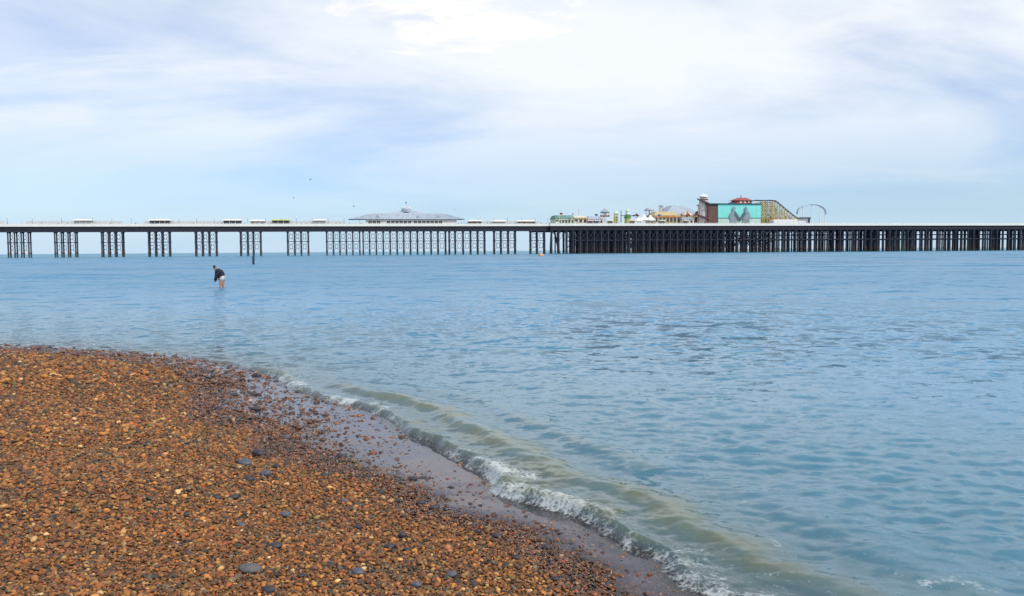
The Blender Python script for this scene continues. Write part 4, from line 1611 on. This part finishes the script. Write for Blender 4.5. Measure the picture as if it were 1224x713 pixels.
def flagpole(px, v, h, cloth, label):
    r = thing('flagpole', label, 'flagpole', world(U(px, v), v, Z + .005), PANG)
    MB().lathe([(.14, 0), (.06, h)], 6).build('pole', M['white'], r)
    n = 7
    vs = []
    for i in range(n):
        f = i / (n - 1)
        for zq in (h - .1, h - 1.15):
            vs.append((.08 + 1.7 * f, .16 * math.sin(f * 7), zq - .12 * f))
    m = MB().add(vs, [(2 * i, 2 * i + 1, 2 * i + 3, 2 * i + 2) for i in range(n - 1)])
    o_ = m.build('flag', cloth, r)
    sd = o_.modifiers.new('thickness', 'SOLIDIFY')
    sd.thickness = .02


for px, v, h, k, where in ((669, 4, 7.2, 'red', 'before the left end of the green roofed arcade'), (683, 4, 7.0, 'wcloth', 'near the right end of the green roofed arcade'), (711, 5, 6.6, 'bcloth', 'left of the disc ride'),
                           (733, 4, 6.2, 'wcloth', 'just left of the yellow-green tower'), (759, 5, 6.8, 'red', 'left of the white tents'), (786, 4, 6.4, 'bcloth', 'before the left end of the tan hall'),
                           (809, 4, 6.6, 'wcloth', 'before the right end of the tan hall'), (828, 3, 6.2, 'red', 'just left of the helter skelter')):
    flagpole(px, v, h, M[k], 'white flagpole with small %s flag %s' % ({'red': 'red', 'wcloth': 'white', 'bcloth': 'blue'}[k], where))

# lamp posts along the neck
def lamp_mesh():
    a = MB()
    a.lathe([(.16, 0), (.16, .5), (.08, .7), (.055, 3.9)], 8)
    b_ = MB()
    b_.lathe([(.05, 3.9), (.24, 4.05), (.28, 4.4), (.05, 4.7)], 8)
    return a.mesh('pole'), b_.mesh('lantern')


lp, ll = lamp_mesh()
lp.materials.append(M['dgrey'])
ll.materials.append(M['canvas'])
for px in (-30, 10, 40, 75, 112, 135, 158, 186, 215, 236, 257, 277, 297, 318, 337, 355, 374, 393, 412, 430, 555, 572, 590, 607, 624, 640, 655):
    v = .75
    r = thing('street_lamp', 'slim dark lamp post with a pale lantern, %s' % ('on the landward deck' if px < 250 else 'leftmost of the row' if px < 260 else 'left of the domed hall' if px < 430 else 'right of the domed hall'), 'lamp post',
              world(U(px, v), v, Z), PANG, 'lamp posts ' + ('of the landward deck' if px < 250 else 'left of the hall' if px < 430 else 'right of the hall'))
    link('pole', lp, r)
    link('lantern', ll, r)


# ------------------------------------------------------------------ people
def skin_figure(name, verts, edges, radii, sub=1, root=0):
    me = bpy.data.meshes.new(name)
    me.from_pydata(verts, edges, [])
    o = bpy.data.objects.new(name, me)
    COL.objects.link(o)
    md = o.modifiers.new('skin', 'SKIN')
    md.use_smooth_shade = True
    sv = me.skin_vertices[0].data
    for i, rr in enumerate(radii):
        sv[i].radius = rr if isinstance(rr, tuple) else (rr, rr)
        sv[i].use_root = (i == root)
    if sub:
        ss = o.modifiers.new('sub', 'SUBSURF')
        ss.levels = ss.render_levels = sub
    dg = bpy.context.evaluated_depsgraph_get()
    ev = bpy.data.meshes.new_from_object(o.evaluated_get(dg))
    bpy.data.objects.remove(o)
    ev.name = name
    ev.shade_smooth()
    return ev


def walker(step, armswing):
    V = [(0, 0, .92), (0, 0, 1.15), (0, .0, 1.40), (0, -.01, 1.52), (0, -.03, 1.60), (0, -.03, 1.72),
         (.10, 0, .86), (.11, -step, .48), (.11, -step * .6 + .05, .08), (.11, -step - .08 + .05, .03),
         (-.10, 0, .86), (-.11, step, .48), (-.11, step * 1.5 + .05, .10), (-.11, step * 1.5 - .10, .03),
         (.19, 0, 1.38), (.24, armswing, 1.12), (.23, armswing * 1.2 - .08, .86),
         (-.19, 0, 1.38), (-.24, -armswing, 1.12), (-.23, -armswing * 1.2 - .08, .86)]
    E = [(0, 1), (1, 2), (2, 3), (3, 4), (4, 5), (0, 6), (6, 7), (7, 8), (8, 9), (0, 10), (10, 11), (11, 12), (12, 13), (2, 14), (14, 15), (15, 16), (2, 17), (17, 18), (18, 19)]
    R = [(.15, .11), (.14, .10), (.16, .10), .055, .085, .085, .09, .06, .045, .035, .09, .06, .045, .035, .06, .045, .035, .06, .045, .035]
    return V, E, R


person_meshes = []
for k in range(6):
    V, E, R = walker((.12, .02, .2, .0, .16, .06)[k], (.1, .02, .15, .0, -.12, .05)[k])
    me = skin_figure('person', V, E, R, 0)
    top, bot, hair = [(M['navy'], M['navy'], M['hair']), (M['wcloth'], M['bcloth'], M['hair']), (M['rcloth'], M['navy'], M['hair']),
                      (M['bcloth'], M['tcloth'], M['tan']), (M['tcloth'], M['navy'], M['hair']), (M['navy'], M['bcloth'], M['tan'])][k]
    for m_ in (M['skin'], top, bot, hair):
        me.materials.append(m_)
    for p in me.polygons:
        z_ = p.center.z
        if z_ > 1.68 or (z_ > 1.55 and p.center.y > .02):
            p.material_index = 3
        elif z_ > 1.47 or (z_ < .98 and abs(p.center.x) > .19):
            p.material_index = 0
        elif z_ > .93:
            p.material_index = 1
        else:
            p.material_index = 2
    person_meshes.append(me)
wear = ['in dark clothes', 'in a white top and blue trousers', 'in a red top and dark trousers', 'in a blue top and tan trousers', 'in a tan top and dark trousers', 'in a navy top and blue trousers']
prng = random.Random(3)
spots = []
for a, b_, n in ((-20, 256, 14), (256, 420, 20), (416, 438, 4), (548, 660, 34), (660, 760, 16), (778, 832, 8), (910, 926, 2)):
    for i in range(n):
        spots.append(a + (b_ - a) * (i + prng.uniform(.1, .9)) / n)
for i, px in enumerate(spots):
    k = prng.randrange(6)
    v = prng.uniform(1.0, 2.9) if px < 655 else prng.uniform(-.6, 3.5)
    o = link('person', person_meshes[k])
    o.location = world(U(px, v), v, Z + (.006 if px > 655 else .001))
    o.rotation_euler = (0, 0, PANG + prng.choice((math.pi / 2, -math.pi / 2, 0.3, math.pi)) + prng.uniform(-.4, .4))
    s_ = prng.uniform(.93, 1.06)
    o.scale = (s_, s_, s_)
    place = ('on the landward deck' if px < 256 else 'left of the yellow-green roofed shelter' if px < 326 else 'between the yellow-green shelter and the domed hall' if px < 436
             else 'between the domed hall and the pier head' if px < 655 else 'before the green roofed arcade' if px < 703 else 'near the yellow-green towers' if px < 775
             else 'before the tan hall' if px < 834 else 'before the roller coaster')
    tag(o, 'person %s %s' % (wear[k], place), 'person', 'people %s %s' % (wear[k], place))


def wader():
    z0 = 0.0
    x, y = ground(264.5, 344.5, 0.0)
    s, t = shore_dist([x], [y])
    bed = float(beach_z(s, np.array([x]), np.array([y]))[0])
    # standing on the sea bed, facing left (-X), bent forward from the hips to reach down into the water; local z measured from the bed
    hip = 0.91
    V = [(0.03, 0, hip), (-.04, 0, hip + .16), (-.16, 0, hip + .31), (-.22, 0, hip + .36), (-.27, 0, hip + .41), (-.31, 0, hip + .50),
         (.05, -.10, hip - .08), (-.02, -.12, .46), (.05, -.12, .08), (-.10, -.13, .03),
         (.06, .10, hip - .08), (.07, .12, .46), (.15, .12, .08), (.0, .13, .03),
         (-.14, -.20, hip + .29), (-.17, -.25, hip + .02), (-.25, -.21, hip - .20), (-.29, -.19, hip - .28),
         (-.12, .20, hip + .29), (.03, .26, hip + .08), (-.13, .25, hip - .10), (-.20, .23, hip - .15)]
    E = [(0, 1), (1, 2), (2, 3), (3, 4), (4, 5), (0, 6), (6, 7), (7, 8), (8, 9), (0, 10), (10, 11), (11, 12), (12, 13),
         (2, 14), (14, 15), (15, 16), (16, 17), (2, 18), (18, 19), (19, 20), (20, 21)]
    R = [(.17, .18), (.155, .175), (.15, .19), .065, .085, .10, (.125, .12), .062, .045, .035, (.105, .10), .062, .045, .035,
         .062, .046, .032, .036, .062, .046, .032, .036]
    r = thing('person', 'person in a dark top and white shorts wading knee deep in the sea, leaning forward', 'person', (x, y, bed), math.radians(8))
    me = skin_figure('body', V, E, R, 2)
    me.materials.append(M['skin'])
    link('body', me, r)
    # hair, top and shorts lie just outside the body
    h = skin_figure('hair', [(-.25, 0, hip + .43), (-.305, 0, hip + .52), (-.24, 0, hip + .50)], [(0, 1), (1, 2)], [.115, .145, .13], 2)
    h.materials.append(M['hair'])
    link('hair', h, r)
    ids = [0, 1, 2, 3, 14, 15, 16, 18, 19, 20]
    mp = {j: i for i, j in enumerate(ids)}
    V2 = [V[j] for j in ids]
    V2[0] = (.045, 0, hip - .07)
    Rr = [tuple(np.array(R[j] if isinstance(R[j], tuple) else (R[j], R[j])) + .045) for j in ids]
    Rr[0] = (.26, .26)
    tp = skin_figure('top', V2, [(mp[a], mp[b_]) for a, b_ in E if a in mp and b_ in mp], Rr, 2)
    tp.materials.append(M['navy'])
    link('top', tp, r)
    V3 = [(0.035, 0, hip + .12), (.055, 0, hip - .02), V[6], (.02, -.115, hip - .22), V[10], (.065, .115, hip - .22)]
    st = skin_figure('shorts', V3, [(0, 1), (1, 2), (2, 3), (1, 4), (4, 5)], [(.15, .16), (.175, .19), (.145, .145), .125, (.145, .145), .125], 2)
    st.materials.append(M['wcloth'])
    link('shorts', st, r)
    r.scale = (.97, .97, .97)
    return r


wader()

# ------------------------------------------------------------------ in the water
x, y = ground(303, 316.3, 0.0)
bed = -2.2
po = thing('marker_post', 'single dark timber post standing in the sea left of the pier piles', 'post', (x, y, bed))
top = 1.22 - bed
MB().lathe([(.17, 0), (.16, top - .3), (.15, top)], 10).build('post', M['wood'], po)
MB().lathe([(.18, top - .62), (.185, top - .5), (.18, top - .4)], 10).build('iron_band', M['iron'], po)
x, y = ground(647, 306.3, 0.0)
by = thing('buoy', 'small orange buoy floating in front of the pier head', 'buoy', (x, y, 0))
MB().lathe([(.1, -.5), (.75, -.3), (.95, 0.1), (.8, .45), (.3, .7)], 14).build('float', M['buoy'], by, True)
MB().lathe([(.3, .703), (.22, .8), (.18, 1.5), (.05, 1.6)], 10).build('top_mark', M['wcloth'], by)


def gull_mesh():
    m = MB()
    m.lathe([(.01, -.28), (.09, -.12), (.11, .05), (.07, .22), (.01, .30)], 8)
    m.v = [(a, c, -b_) for a, b_, c in m.v]
    for s_ in (-1, 1):
        m.add([(s_ * .07, -.10, .04), (s_ * .07, .10, .04), (s_ * .42, .14, .20), (s_ * .42, 0, .21), (s_ * .85, -.06, .10), (s_ * .84, -.02, .10),
               (s_ * .07, 0, .0), (s_ * .42, .06, .17)],
              [(0, 1, 2, 3), (3, 2, 5, 4), (0, 6, 7, 3), (6, 1, 2, 7), (3, 7, 4), (7, 2, 5), (7, 5, 4), (0, 1, 6)])
    return m.mesh('gull')


gm = gull_mesh()
gm.materials.append(M['gull'])
for px, py, Y, where in ((371, 215, 190, 'highest of the gulls, over the deck left of the domed hall'), (351, 237, 230, 'gull just above the shelters left of the domed hall'),
                         (423, 247, 260, 'low gull by the left end of the domed hall roof'), (543, 250, 260, 'low gull by the right end of the domed hall roof')):
    d = ray(px, py)
    p = CAM_LOC + d * (Y / d.y)
    o = link('gull', gm)
    o.location = p
    o.rotation_euler = (random.uniform(-.2, .2), random.uniform(-.5, .5), random.uniform(0, 6.28))
    tag(o, where, 'bird', 'gulls above the pier')

bpy.context.view_layer.update()
